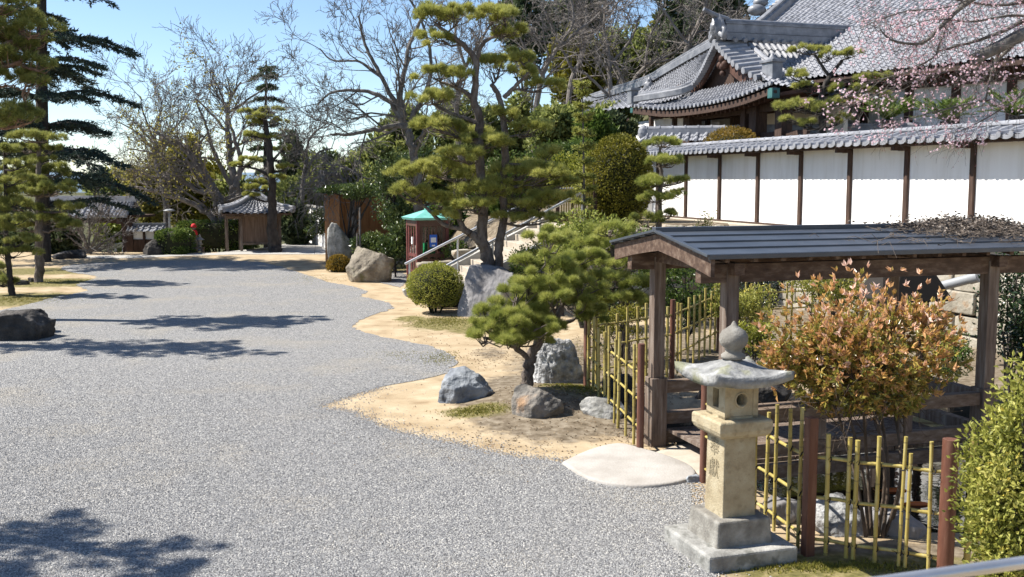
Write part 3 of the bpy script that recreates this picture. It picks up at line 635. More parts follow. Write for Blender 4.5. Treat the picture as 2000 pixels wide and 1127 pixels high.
# left wing slope: between its descending ridge and the gable rake / corner ridge
up_ = [Q(x, y, 3.4) for x, y in ((1398,92),(1340,124),(1300,147),(1262,168),(1200,187),(1141,205))]
lo_ = [Q(x, y, b) for x, y, b in ((1392,100,1.75),(1372,140,1.7),(1345,180,1.6),(1300,200,.8),(1228,211,.5),(1139,224,.5))]
up2 = [u + np.array([0, 0, 0]) for u in up_]
Sl = loft(lo_, up2, .05)
mb = MB(); tile_sheet(mb, lambda U, V: Sl(U, V), 40, 12, .05, .035, 6, .22, rng); wing = mb.build('wing_roof', M['tile'], hall)
mb = MB(); sweep(mb, samp([p + Z3*.02 for p in up_], 24), .34, .34); sweep(mb, samp([p + Z3*.36 for p in up_], 24), .22, .10)
dr = mb.build('descending_ridge', M['tile_d'], wing)
mb = MB(); c = Q(1268, 170, 3.1); V, F = ico(3); mb.add(c + V*[.24, .2, .3]*(1+.25*np.sin(V[:, :1]*9)*np.cos(V[:, 2:]*8)), F); lathe(mb, c + Z3*.2, [(0,0),(.1,.02),(.13,.12),(.07,.22),(0,.28)], 8); mb.build('ogre_tile', M['tile_d'], dr, smooth=True)
cr = [Q(x, y, b) for x, y, b in ((1352,174,1.5),(1330,184,1.1),(1300,190,.7),(1262,196,.35),(1236,200,.1))]
mb = MB(); sweep(mb, samp(cr, 14), .30, .26); tube(mb, samp([p+Z3*.28 for p in cr], 14), .07, 8); box(mb, cr[-1]+Z3*.22, .2, .16, .28, HN, HB); box(mb, cr[-1]+Z3*.52, .26, .2, .05, HN, HB); mb.build('corner_ridge', M['tile_d'], hall)
# gable face and barge boards
ap, fl, fr_ = Q(1402, 90, 1.75), Q(1343, 186, 1.75), Q(1478, 158, 1.75)
rkL = [Q(x, y, 1.72) for x, y in ((1402,88),(1391,110),(1378,136),(1362,162),(1340,186))]
rkR = [Q(x, y, 1.72) for x, y in ((1402,88),(1416,106),(1432,124),(1450,140),(1476,158))]
mb = MB(); L1, R1 = samp(rkL, 12), samp(rkR, 12); V = []
for a, b in zip(L1, R1): V += [a + HB*.32, b + HB*.32]
mb.add(V, [[2*i, 2*i+1, 2*i+3, 2*i+2] for i in range(11)]); mb.build('gable_face', M['dark_t'], hall)
mb = MB()
for rk in (rkL, rkR):
    A = samp(rk, 12); d = unit(np.gradient(A, axis=0)); inn = unit(np.cross(d, HB)); inn = np.where(inn[:, 2:] > 0, -inn, inn)
    for i in range(11):
        a, b = A[i], A[i+1]; wa = .34
        prism(mb, [a - HB*.06, b - HB*.06, b + inn[i]*wa - HB*.06, a + inn[i]*wa - HB*.06], HB*.10)
barge = mb.build('barge_board', M['red_t'], hall)
mb = MB(); gp = Q(1412, 124, 1.55)
for dx, dz, r in ((0, .16, .17), (-.17, -.05, .15), (.17, -.05, .15), (0, -.12, .14), (0, -.36, .12)): V, F = ico(2); mb.add(gp + HN*dx + Z3*dz + V*[r, .10, r], F)
mb.build('gable_pendant', M['red_t'], barge, smooth=True)
# right rake: stepped row of round tiles and white ridge above
mb = MB(); A = samp([Q(x, y, 1.65) for x, y in ((1403,70),(1416,88),(1434,108),(1456,128),(1492,149))], 13)
for p in A: tube(mb, [p - HB*.35 - Z3*.05, p + HB*.75 + Z3*.10], [.125, .125], 10)
A = samp([Q(x, y, 1.5) for x, y in ((1398,86),(1386,110),(1373,137),(1357,162),(1334,186))], 22)
for p in A: tube(mb, [p - HB*.10, p + HB*.42 + Z3*.06], [.075, .075], 8)
mb.build('rake_tiles', M['tile'], hall, smooth=False)
rr = [Q(x, y, 2.6) for x, y in ((1440,62),(1452,88),(1474,112),(1498,132),(1522,143))]
mb = MB(); sweep(mb, samp(rr, 16), .26, .24); tube(mb, samp([p+Z3*.28 for p in rr], 16), .09, 8); mb.build('rake_ridge', M['tile'], hall)
mb = MB(); c = Q(1508, 140, 1.7); box(mb, c, .34, .2, .30, HN, HB); box(mb, c+Z3*.34, .42, .26, .05, HN, HB); lathe(mb, c+Z3*.38, [(.2,0),(.12,.1),(.05,.22),(0,.26)], 8); mb.build('corner_ornament', M['tile_d'], hall, bevel=.03)
# right hand slope and main ridge
prof = [Q(x, y, 2.8) for x, y in ((1528,147),(1500,134),(1476,112),(1455,88),(1440,66))]
SR = loft([prof[0] + HB*k - Z3*s for k, s in ((-.6, -.10), (1.5, .12), (4, .22), (8.5, .2))], [prof[-1] + HB*k for k in (-.6, 1.5, 4, 8.5)], .38)
mb = MB(); tile_sheet(mb, SR, 28, 9, .06, .04, 8, .22, rng); mb.build('side_roof', M['tile'], hall)
SR2 = loft([Q(1506,164,0) + HB*k - Z3*s + HN*.03*k for k, s in ((0, 0), (1.2, .2), (2.6, .36), (4.2, .46))], [prof[0] + HB*k - Z3*s for k, s in ((-1.0, -.10), (.6, .05), (2, .14), (4.2, .2))], .05)
mb = MB(); tile_sheet(mb, SR2, 16, 4, .055, .035, 8, .22, rng); mb.build('side_eave_roof', M['tile'], hall)
r0 = Q(1428, 79, 1.9)
mb = MB(); bar(mb, r0 + Z3*.12 - HB*.3, r0 + HB*9.5 + Z3*.12, .46, .26); bar(mb, r0 + Z3*.42 - HB*.3, r0 + HB*9.5 + Z3*.42, .36, .30); bar(mb, r0 + Z3*.60 - HB*.34, r0 + HB*9.5 + Z3*.60, .44, .05); tube(mb, [r0 + Z3*.68 - HB*.3, r0 + HB*9.5 + Z3*.68], .10, 10)
for k in range(24): tube(mb, [r0 + HB*(.4*k) + HN*.20 + Z3*.02, r0 + HB*(.4*k) + HN*.36 - Z3*.03], [.085, .085], 8)
mr_ = mb.build('main_ridge', M['tile_d'], hall)
mb = MB(); c = r0 - HB*.55 + Z3*.45
V, F = ico(3); mb.add(c + V*[.30, .2, .42]*(1+.22*np.sin(V[:, :1]*8+1)*np.cos(V[:, 2:]*7)), F)
for s in (-1, 1): tube(mb, [c + HN*.2*s - Z3*.25, c + HN*.45*s - Z3*.4, c + HN*.5*s - Z3*.12, c + HN*.36*s - Z3*.05], [.12, .12, .1, .06], 8)
tube(mb, [c + Z3*.3 + HB*.4, c + Z3*.42 - HB*.1, c + Z3*.62 - HB*.6], [.1, .09, .07], 8)
mb.build('ogre_tile', M['tile_d'], mr_, smooth=True)
# under the eaves: soffit, beams, rafters, posts, plaster
nL, nR = nb_(eave[0])[0], nb_(eave[-1])[0]; zE = min(p[2] for p in eave)
mb = MB(); E2 = samp([e + HB*.12 - Z3*.14 for e in eave], 16); V = []
for e in E2: V += [e, np.array([*(e + HB*3.2)[:2], e[2] + .45])]
mb.add(V, [[2*i, 2*i+2, 2*i+3, 2*i+1] for i in range(15)])
for e0, e1 in zip(E2, E2[1:]): bar(mb, e0 - Z3*.05, e1 - Z3*.05, .12, .20)
mb.build('eave_board', M['dark_t'], hall)
mb = MB()
for i in range(30):
    e = E2[0] + (E2[-1]-E2[0])*(i+.5)/30; e = samp([*E2], 61)[2*i+1]; bar(mb, e + HB*.2 - Z3*.16, e + HB*2.6 + Z3*.22, .09, .11)
mb.build('rafter', M['red_t'], hall)
wz = zE - .18
mb = MB(); box(mb, HP((nL+nR)/2-.4, 3.15, (2.0+wz)/2), (nR-nL)/2-.2, .08, (wz-2.0)/2+.25, HN, HB)
box(mb, HP(nL-.45, 4.4, (2.0+wz)/2), .08, 1.8, (wz-2.0)/2, HN, HB); mb.build('plaster_wall', M['cream'], hall)
pa, pb = Q(1232, 240, 1.1), Q(1346, 240, 1.1); mb = MB(); box(mb, np.array([*((pa+pb)/2)[:2], (2.0+wz)/2]), np.linalg.norm((pb-pa)[:2])/2, .06, (wz-2.0)/2, HN, HB); mb.build('plaster_panel', M['white'], hall)
for px, b, w_ in ((1232, .95, .13), (1272, .98, .08), (1318, .98, .09), (1352, .95, .26), (1382, 2.38, .08), (1436, 2.38, .15), (1457, .95, .15), (1480, .95, .22), (1530, .95, .2)):
    p = Q(px, 250, b); mb = MB(); box(mb, np.array([p[0], p[1], (2.0+wz)/2+.1]), w_, w_, (wz-2.0)/2+.1, HN, HB); mb.build('post', M['dark_t'], hall, bevel=.01)
mb = MB(); bar(mb, HP(nL+3.6, .95, wz-.05), HP(nR+.6, .95, wz-.05), .2, .3); bar(mb, HP(nL, .95, wz+.06), HP(nL+3.6, .95, wz+.06), .14, .10); bar(mb, HP(nL+3.6, .95, wz-1.05), HP(nR+.6, .95, wz-1.05), .12, .34); bar(mb, HP(nL-.3, 2.42, wz-.0), HP(nR+1, 2.42, wz-.0), .1, .2); mb.build('beam', M['dark_t'], hall)
mb = MB(); box(mb, Q(1511, 182, .15), .14, .14, .16, HN, HB); mb.build('beam_cap', M['verdi'], hall, bevel=.02)
mb = MB(); box(mb, Q(1240, 216, .2), .12, .16, .1, HN, HB); mb.build('beam_cap', M['verdi'], hall, bevel=.02)
mb = MB(); box(mb, Q(1397, 247, 2.2), .28, .03, .16, HN, HB); mb.build('hanging_board', M['paper'], hall)

# small tiled garden wall before the hall
gw0, gw1 = P(1262, 266, 36.6), P(1372, 262, 36.0)
t = T('garden_wall', 'short garden wall with a grey tiled coping before the entrance hall', 'wall', (gw0[0], gw0[1], 2.05)); du = unit((gw1-gw0)*[1, 1, 0])*1.0; L_ = 9.0; dv = np.cross(Z3, du); zt = gw0[2]
g0 = np.array([gw0[0], gw0[1], 0])
mb = MB(); box(mb, g0 + du*L_/2 + Z3*(2.05+zt-.25)/2, L_/2, .14, (zt-.25-2.05)/2, du, dv); mb.build('plaster_panel', M['white'], t)
S1 = loft([g0 + du*k - dv*.5 + Z3*(zt-.20) for k in (0, L_/2, L_)], [g0 + du*k - dv*.05 + Z3*(zt+.08) for k in (0, L_/2, L_)])
mb = MB(); tile_sheet(mb, S1, 32, 2, .06, .03, 8); eave_discs(mb, S1, 32, .06, -dv, .06); bar(mb, g0 + Z3*(zt+.14), g0 + du*L_ + Z3*(zt+.14), .2, .2); tube(mb, [g0 + Z3*(zt+.26), g0 + du*L_ + Z3*(zt+.26)], .08, 8)
for k in range(20): tube(mb, [g0 + du*(.45*k) + Z3*(zt+.262), g0 + du*(.45*k+.05) + Z3*(zt+.262)], .1, 8)
V, F = ico(2); mb.add(g0 - du*.1 + Z3*(zt+.12) + V*[.2, .16, .28], F); tube(mb, [g0 - dv*.1 + Z3*(zt-.1), g0 - du*.25 - dv*.35 + Z3*(zt-.3), g0 - du*.4 - dv*.5 + Z3*(zt-.42)], [.1, .12, .1], 8)
mb.build('tiled_roof', M['tile'], t)

# ------------------------------------------------------------------ main hall
ME0, ME1 = P(1613, 150, 35.6), P(1960, 113, 30.35); ME1[2] = ME0[2]
MD = unit(ME1-ME0); MC = np.cross(Z3, MD); MC = MC if MC[1] > 0 else -MC; TAN = math.tan(math.radians(33))
MN = unit(np.cross(MD, MC + Z3*TAN))
def RP(px, py):
    d = ray(px, py); c = np.array([0, 0, CAM_H]); t = np.dot(ME0-c, MN)/np.dot(d, MN); return c + d*t
v0 = RP(1462, 40); nv0 = float(np.dot(v0-ME0, MD)); 
mhall = T('main_hall', 'large temple hall with a broad steep grey tiled roof and white panelled walls', 'temple hall', (ME0+MD*6)*[1, 1, 0] + Z3*2.05)
LEN, UPL = 32.0, 9.5
def MS(U, V):
    U, V = np.asarray(U, float), np.asarray(V, float); q = V*UPL
    return ME0 + MD*(nv0 + U*LEN + np.maximum(0, 4.2-q)*1.25*(1-U))[..., None] + MC*q[..., None] + Z3*(q*TAN + .16*q*(q-UPL)*.12)[..., None]
mb = MB(); tile_sheet(mb, MS, int(LEN/.30), 30, .055, .035, 8, .22, rs(9)); big = mb.build('tiled_roof', M['tile'], mhall)
e_ = [MS(np.array(0.), np.array(v)) for v in np.linspace(.42, 1, 10)]
mb = MB(); sweep(mb, [p + MD*.9 + Z3*.05 for p in e_], .40, .42); sweep(mb, [p + MD*.9 + Z3*.47 for p in e_], .28, .12); sweep(mb, [p - MD*.1 - Z3*.25 for p in e_], .12, .3)
for p in samp(e_, 30): tube(mb, [p - MD*.25, p + MD*.45 + Z3*.02], [.10, .10], 8)
vr = mb.build('verge_ridge', M['tile_d'], big)
mb = MB(); c = RP(1468, 26) + MD*.3 + Z3*.1
for dz, r in ((0, .42), (.45, .34), (.9, .42), (1.3, .3)): V, F = ico(2); mb.add(c + MC*dz*.5 + Z3*dz*.75 + V*[r, r*.8, r*.62], F)
mb.build('ogre_tile', M['tile_d'], vr, smooth=True)
mb = MB(); a = ME0 + MD*nv0; b = a + MD*LEN
bar(mb, a + MC*.15 - Z3*.12, b + MC*.15 - Z3*.12, .2, .16); mb.add([a + MC*.1 - Z3*.1, b + MC*.1 - Z3*.1, b + MC*1.7 + Z3*.7, a + MC*1.7 + Z3*.7], [0,1,2,3]); bar(mb, a + MC*1.3 - Z3*.25, b + MC*1.3 - Z3*.25, .3, .5); mb.build('eave_board', M['dark_t'], mhall)
mb = MB(); wz2 = ME0[2]-.3; box(mb, ME0*[1,1,0] + MD*(nv0+LEN/2) + MC*1.55 + Z3*(2.0+wz2)/2, LEN/2-1.2, .1, (wz2-2.0)/2, MD, MC); mb.build('plaster_panel', M['white'], mhall)
for px in (1680, 1765, 1855, 1962, 2085, 2230):
    k = (px-1000)/FPX; o = ME0 + MC*1.36; s = (k*o[1] - o[0])/(MD[0]-k*MD[1]); p = o + MD*s
    mb = MB(); box(mb, np.array([p[0], p[1], (2.0+wz2)/2]), .11, .11, (wz2-2.0)/2, MD, MC); mb.build('post', M['dark_t'], mhall, bevel=.01)
mb = MB(); p = ME0*[1,1,0] + MD*(nv0+LEN/2) + MC*1.44
box(mb, p + Z3*4.15, LEN/2-1.2, .03, .10, MD, MC); box(mb, p + Z3*2.9, LEN/2-1.2, .02, .62, MD, MC); mb.build('wall_board', M['dark_t'], mhall)
# ------------------------------------------------------------------ stone lantern
LC = G(1385, 1122) + np.array([.278, .541, 0.0])
def LP(t, v, z): return LC + EB*t + EA*v + Z3*z
lan = T('stone_lantern', 'tall square stone lantern with an upturned lichened cap standing by the bamboo fence', 'stone lantern', LC)
mb = MB(); box(mb, LP(0, 0, .045), .43, .43, .10, EB, EA); mb.build('ground_block', M['stone_g'], lan, bevel=.02)
mb = MB(); box(mb, LP(0, 0, .245), .275, .275, .125, EB, EA, taper=.93); mb.build('plinth', M['stone_base'], lan, bevel=.018)
mb = MB(); box(mb, LP(0, 0, .735), .163, .163, .385, EB, EA, taper=.95); colm = mb.build('column', M['stone_w'], lan, bevel=.012)
mb = MB(); V = []
for z, s in ((1.085, .215), (1.115, .245), (1.15, .258), (1.225, .258), (1.24, .245)): V += [LP(a*s, b*s, z) for a, b in ((-1,-1),(1,-1),(1,1),(-1,1))]
mb.add(V, [[4*i+j, 4*i+(j+1) % 4, 4*i+4+(j+1) % 4, 4*i+4+j] for i in range(4) for j in range(4)] + [[16,17,18,19]]); mb.build('platform', M['stone_w'], lan, bevel=.008)
def light_box(z0, z1, h, th):                             # hollow box: square windows on two sides, round on two
    mb = MB(); zc, hz = (z0+z1)/2, (z1-z0)/2
    box(mb, LP(0, 0, z0+.012), h, h, .012, EB, EA); box(mb, LP(0, 0, z1-.012), h, h, .012, EB, EA)
    for s in (-1, 1):
        o = EB*s*(h-th/2)                                   # square window faces
        for a in (-1, 1): box(mb, LC + o + EA*a*(h-.055) + Z3*zc, th/2, .055, hz-.002, EB, EA)
        box(mb, LC + o + Z3*(z0+.055), th/2, h-.11, .03, EB, EA); box(mb, LC + o + Z3*(z1-.045), th/2, h-.11, .022, EB, EA)
        n = 32; ang = np.arange(n)*2*math.pi/n + math.pi/4; R = .052; o = EA*s     # round window faces
        hw = h-th-.001; sq = [np.array([math.copysign(hw, math.cos(a))*min(1, abs(math.cos(a))/max(abs(math.cos(a)), abs(math.sin(a)))), math.copysign(hz-.026, math.sin(a))*min(1, abs(math.sin(a))/max(abs(math.cos(a)), abs(math.sin(a))))]) for a in ang]
        ci = [np.array([R*math.cos(a), R*math.sin(a) + .01]) for a in ang]; V = []
        for dd in (h-.004, h-th):
            for ring in (sq, ci): V += [LC + EB*q[0] + o*dd + Z3*(zc+q[1]) for q in ring]
        F = []
        for i in range(n):
            j = (i+1) % n; F += [[i, j, n+j, n+i], [2*n+i, 3*n+i, 3*n+j, 2*n+j], [n+i, n+j, 3*n+j, 3*n+i]]
        mb.add(V, F)
        A = []
        for q in (np.arange(24)*2*math.pi/24): A.append(LC + EB*.062*math.cos(q) + Z3*(zc+.01+.062*math.sin(q)) + o*(h+.0))
        tube(mb, A + A[:1], .008, 6, False)
    return mb
light_box(1.238, 1.555, .162, .05).build('light_box', M['stone_w'], lan)
# cap: square, with dished faces and upturned corners
mb = MB(); N_ = 25; g = np.linspace(-1, 1, N_); A_, B_ = np.meshgrid(g, g); r = np.maximum(np.abs(A_), np.abs(B_)); corner = (np.abs(A_)*np.abs(B_))
sc_ = .352*(1 + .07*corner**2)
top = 1.765 - .135*r**1.2 - .022*np.sin(r*3.14) + .052*corner**2.4; low = 1.522 + .02*r + .062*corner**2.4
nzv = np.array([[mnoise.noise(Vector((a*3, b*3, 2.2))) for a in g] for b in g])*.018
Vt = LC + (A_*sc_)[..., None]*EB + (B_*sc_)[..., None]*EA + (np.maximum(top, low+.06)+nzv)[..., None]*Z3
Vl = LC + (A_*sc_*.985)[..., None]*EB + (B_*sc_*.985)[..., None]*EA + low[..., None]*Z3
mb.add(np.concatenate([Vt.reshape(-1, 3), Vl.reshape(-1, 3)]), gridF(N_, N_)); nn = N_*N_; mb.F.append(gridF(N_, N_)[:, ::-1] + nn); mb.R.append(np.full((N_-1)**2, .5))
bd = [(i, 0) for i in range(N_-1)] + [(N_-1, i) for i in range(N_-1)] + [(N_-1-i, N_-1) for i in range(N_-1)] + [(0, N_-1-i) for i in range(N_-1)]
idx = [b*N_+a for a, b in bd]; mb.F.append(np.array([[idx[i], nn+idx[i], nn+idx[(i+1) % len(idx)], idx[(i+1) % len(idx)]] for i in range(len(idx))])); mb.R.append(np.full(len(idx), .5))
mb.build('cap', M['stone_cap'], lan, smooth=True)
mb = MB(); lathe(mb, LC, [(.0,1.74),(.105,1.745),(.105,1.775),(.07,1.80),(.075,1.83),(.11,1.86),(.125,1.90),(.122,1.945),(.10,1.985),(.055,2.015),(.028,2.035),(.012,2.065),(0,2.075)], 28); mb.build('jewel', M['stone_base'], lan, smooth=True)
def text_mesh(name, body, size, loc, ex, ez, mat_, parent, extr=.004):
    cu = bpy.data.curves.new(name, 'FONT'); cu.body = body; cu.size = size; cu.extrude = extr; cu.align_x = 'CENTER'; cu.align_y = 'CENTER'
    tmp = bpy.data.objects.new('tmp', cu); COL.objects.link(tmp); bpy.context.view_layer.update()
    me = bpy.data.meshes.new_from_object(tmp.evaluated_get(bpy.context.evaluated_depsgraph_get())); bpy.data.objects.remove(tmp)
    V = np.array([v.co[:] for v in me.vertices]); ey = np.cross(ez, ex); off = np.array(parent['_loc'])
    W_ = np.asarray(loc) + V[:, :1]*ex + V[:, 1:2]*ez - V[:, 2:]*ey*1.0 - off
    me.vertices.foreach_set('co', W_.ravel().astype(np.float32)); me.materials.clear(); me.materials.append(mat_); me.update()
    o = bpy.data.objects.new(name, me); COL.objects.link(o); o.parent = parent; o['_loc'] = list(parent['_loc']); return o
mbx = -EA
text_mesh('lettering', '奉', .17, LP(-.1575, .01, .955), mbx, Z3, M['groove_shade'], colm, .003)
text_mesh('lettering', '獻', .18, LP(-.160, .01, .765), mbx, Z3, M['groove_shade'], colm, .003)

# ------------------------------------------------------------------ roofed bridge
br = T('roofed_bridge', 'small roofed wooden bridge with a dark sheet metal roof over the pond', 'bridge', BR(0, 0, 0))
TL, WL = 3.42, 1.74
for t_, v_ in ((0, 0), (0, WL), (TL, 0), (TL, WL)):
    z0 = -.02 if t_ == 0 else -.6
    mb = MB(); box(mb, BR(t_, v_, (.8+2.36)/2), .075, .075, (2.36-.8)/2, EB, EA); po = mb.build('post', M['timber'], br, bevel=.006)
    mb = MB(); box(mb, BR(t_, v_, (z0+.86)/2), .105, .105, (.86-z0)/2, EB, EA); mb.build('post_sleeve', M['timber'], po, bevel=.008)
for v_ in (0, WL):
    for z_, h_ in ((.735, .15), (.34, .15)):
        mb = MB(); bar(mb, BR(.1, v_, z_), BR(TL-.1, v_, z_), .12, h_); mb.build('rail', M['timber_b'], br, bevel=.008)
    for t_ in (1.15, 2.3):
        mb = MB(); box(mb, BR(t_, v_, .538), .075, .055, .12, EB, EA); mb.build('baluster', M['timber'], br, bevel=.006)
    mb = MB(); bar(mb, BR(.1, v_, .10), BR(TL-.1, v_, .10), .10, .16); mb.build('side_beam', M['timber_b'], br, bevel=.006)
for z_ in (.735, .34):
    mb = MB(); bar(mb, BR(TL, .11, z_), BR(TL, WL-.11, z_), .12, .15); mb.build('end_rail', M['timber'], br, bevel=.008)
mb = MB()
for k in range(12):
    t0 = .12 + k*(TL-.24)/12; box(mb, BR(t0 + (TL-.24)/24, WL/2, .20), (TL-.24)/24-.006, WL/2-.065, .022, EB, EA)
mb.build('deck', M['timber'], br, bevel=.004)
for v_ in (0, WL):
    mb = MB(); bar(mb, BR(-.38, v_, 2.31), BR(TL+.85, v_, 2.31), .12, .20); mb.build('eave_beam', M['brown_t'], br, bevel=.006)
for t_ in (0, TL):
    mb = MB(); bar(mb, BR(t_, -.2, 2.36), BR(t_, WL+.2, 2.36), .12, .13); mb.build('tie_beam', M['brown_t'], br, bevel=.006)
mb = MB(); bar(mb, BR(-.36, WL/2, 2.55), BR(TL+.85, WL/2, 2.55), .10, .13); mb.build('ridge_beam', M['brown_t'], br)
R0, R1, OV = -.46, TL+.92, .37
mb = MB()
for k in range(14):
    t_ = R0+.25 + k*(R1-R0-.5)/13
    for s in (0, 1):
        a = BR(t_, -OV+.06, 2.475) if s == 0 else BR(t_, WL+OV-.06, 2.475); bar(mb, a, BR(t_, WL/2, 2.655), .05, .06)
mb.build('rafter', M['brown_t'], br)
mb = MB(); th = .035; nst = 4
for side in (0, 1):
    for k in range(nst):
        f0, f1 = k/nst, (k+1)/nst; e = -OV if side == 0 else WL+OV
        v0_, v1_ = e + (WL/2-e)*f0, e + (WL/2-e)*(f1+.03); z0_, z1_ = 2.52 + .195*f0 + .02, 2.52 + .195*f1 + .004
        prism(mb, [BR(R0, v0_, z0_), BR(R0, v0_, z0_-.028), BR(R0, v1_, z1_-.028), BR(R0, v1_, z1_)], EB*(R1-R0))
mb.add([BR(R0, -OV, 2.505), BR(R1, -OV, 2.505), BR(R1, WL/2, 2.70), BR(R0, WL/2, 2.70)], [0,1,2,3]); mb.add([BR(R0, WL+OV, 2.505), BR(R1, WL+OV, 2.505), BR(R1, WL/2, 2.70), BR(R0, WL/2, 2.70)], [3,2,1,0])
bar(mb, BR(R0-.02, WL/2, 2.735), BR(R1+.02, WL/2, 2.735), .10, .05)
for e in (-OV, WL+OV): bar(mb, BR(R0, e, 2.512), BR(R1, e, 2.512), .03, .05)
for e0 in (R0, R1): bar(mb, BR(e0, -OV-.01, 2.525), BR(e0, WL/2, 2.722), .05, .03); bar(mb, BR(e0, WL+OV+.01, 2.525), BR(e0, WL/2, 2.722), .05, .03)
mb.build('roof', M['metalroof'], br, bevel=.004)
for e0, s in ((R0+.035, -1), (R1-.035, 1)):
    mb = MB(); pr = []
    vs_ = np.linspace(-OV+.02, WL/2, 9)
    up2 = [BR(e0, v, 2.49 + .195*(v+OV)/(WL/2+OV)) for v in vs_]; lo2 = [BR(e0, v, 2.49 + .195*(v+OV)/(WL/2+OV) - .19 + .015*math.sin(math.pi*(v+OV)/(WL/2+OV))) for v in vs_]
    prism(mb, up2 + lo2[::-1], EB*.045*s*-1)
    up3 = [BR(e0, WL-v, 2.49 + .195*(v+OV)/(WL/2+OV)) for v in vs_]; lo3 = [BR(e0, WL-v, 2.49 + .195*(v+OV)/(WL/2+OV) - .19 + .015*math.sin(math.pi*(v+OV)/(WL/2+OV))) for v in vs_]
    prism(mb, up3 + lo3[::-1], EB*.044*s*-1); mb.build('gable_board', M['brown_t'], br, bevel=.004)
rng = rs(31); nt_ = 2000
tt = np.clip(rng.normal(3.75, .55, nt_), 2.3, 4.33); vv = rng.normal(.62, .33, nt_); vv = np.clip(vv, -.30, 1.3); hh = rng.random(nt_)*.07*np.exp(-((tt-3.6)/.8)**2)
zz = 2.545 + .195*(1-np.abs(vv-WL/2)/(WL/2+OV)) + hh
p0 = BO[None, :]*0; Pn = np.stack([BO[0]+EB[0]*tt+EA[0]*vv, BO[1]+EB[1]*tt+EA[1]*vv, zz], 1); dd = unit(rng.normal(size=(nt_, 3))*[1, 1, .16])*rng.uniform(.05, .22, (nt_, 1))
mb = MB(); segs(mb, Pn-dd/2, Pn+dd/2, np.full(nt_, .0035), np.full(nt_, .0025), 3); leaves(mb, Pn[:1500]+rng.normal(size=(1500, 3))*.04+Z3*.02, rng.normal(size=(1500, 3))*[1,1,.25], .06, .028, rng)
for k in range(26):
    a = BR(rng.uniform(1.0, 4.0), rng.uniform(-.38, .4), 2.58); d = rng.normal(size=3)*[.3, .3, .05]; tube(mb, [a, a + d*.5 + Z3*.08, a + d + Z3*rng.uniform(-.06, .1)], [.004, .003, .002], 4)
o = mb.build('twig_litter', M['dead'], None); tag(o, 'heap of dry twigs and dead leaves lying on the bridge roof', 'twigs', kind='stuff')

# ------------------------------------------------------------------ bamboo fences
def fence(label, pts, canes, rails, posts_, seed, cane_r=.019, post_r=.045, bases=None, zt=(1.15, 1.28)):
    """pts: ground points of the run; canes: list of fractions (pairs allowed); posts_: (fraction, height, round?)"""
    pts = np.array(pts, float); f = lambda s: curve3(pts)(np.array(s)) if len(pts) > 2 else pts[0] + (pts[1]-pts[0])*s
    def lin_f(s):
        if len(pts) == 2: return pts[0] + (pts[1]-pts[0])*s
        x = s*(len(pts)-1); i = min(int(x), len(pts)-2); return pts[i] + (pts[i+1]-pts[i])*(x-i)
    base = lin_f(0.5); t = T('bamboo_fence', label, 'fence', base, 'bamboo lattice fences round the pond'); rng = rs(seed); ups = []
    d = unit(pts[-1]-pts[0]); side = np.cross(d, Z3); side = -side if np.dot(side, -base) < 0 else side
    for s in canes:
        p = lin_f(s); h = rng.uniform(*zt); lean = rng.normal(size=2)*.012; mb = MB(); r_ = cane_r*rng.uniform(.85, 1.15)
        q = [p + side*.022 + Z3*(.02+h*k/12) + np.append(lean*k/12, 0) for k in range(13)]; rr = [r_*(1.10 if k % 3 == 0 and k else 1) for k in range(13)]
        tube(mb, q, rr, 8); ups.append(mb.build('bamboo_upright', M['bamboo'], t, smooth=True))
    for z in rails:
        mb = MB(); n = max(2, (len(pts)-1)*6); q = [lin_f(k/n) + Z3*(z + .006*math.sin(k*2.1)) for k in range(n+1)]
        tube(mb, q, [.0155*(1.08 if k % 2 else 1) for k in range(n+1)], 8); mb.build('bamboo_rail', M['bamboo'], t, smooth=True)
        for s, up in zip(canes, ups):
            p = lin_f(s) + Z3*z + side*.012; tie = MB()
            a = [p + d*.026*math.cos(k*.785) + side*.036*math.cos(k*.785+.6)*.6 + Z3*.024*math.sin(k*.785) for k in range(9)]; tube(tie, a, .0055, 5, False)
            if rng.random() < .6: tube(tie, [p + side*.04, p + side*.06 + d*rng.normal()*.03 + Z3*.03], [.003, .002], 4)
            tie.build('cord_tie', M['tie'], up)
    for s, h, rd in posts_:
        p = lin_f(s); mb = MB()
        if rd: tube(mb, [p - Z3*.1, p + Z3*h*.5, p + Z3*h], [post_r, post_r*.98, post_r*.97], 14)
        else: box(mb, p + Z3*(h/2-.05), post_r*.95, post_r*.95, h/2+.05, EB, EA)
        mb.build('post', M['redpost'], t, smooth=bool(rd), bevel=.004 if not rd else 0)
    return t
fA, fB = G(1146, 772), G(1250, 880)
fence('short bamboo fence between the pitted white rock and the bridge', [fA, fB], (.06, .17, .30, .42, .50, .60, .67, .80, .93), (.28, .62, .95), [(0, 1.2, 0), (1, 1.32, 1)], 41, zt=(1.1, 1.3))
fC, fD = np.array([2.66, 16.8, .02]), np.array([3.98, 19.5, .05])
fence('long bamboo fence running back behind the left bridge post', [fA + EB*.06 + EA*.10, fC, fD], (.04, .10, .16, .21, .28, .33, .40, .46, .54, .57, .64, .70, .76, .82, .88, .94), (.35, .72, 1.05), [(.5, 1.3, 1), (1, 1.32, 1)], 42, .020, zt=(1.15, 1.32))
fence('far bamboo fence behind the bridge running level to the right', [fD + EB*.08, fD + EB*4.4 + EA*.2], (.05, .11, .14, .24, .33, .36, .47, .58, .61, .72, .83, .94), (.35, .72, 1.05), [(1, 1.32, 1)], 43, .020, zt=(1.15, 1.32))
fE, fF, fH = G(1374, 942), G(1577, 1084), G(1845, 1122)
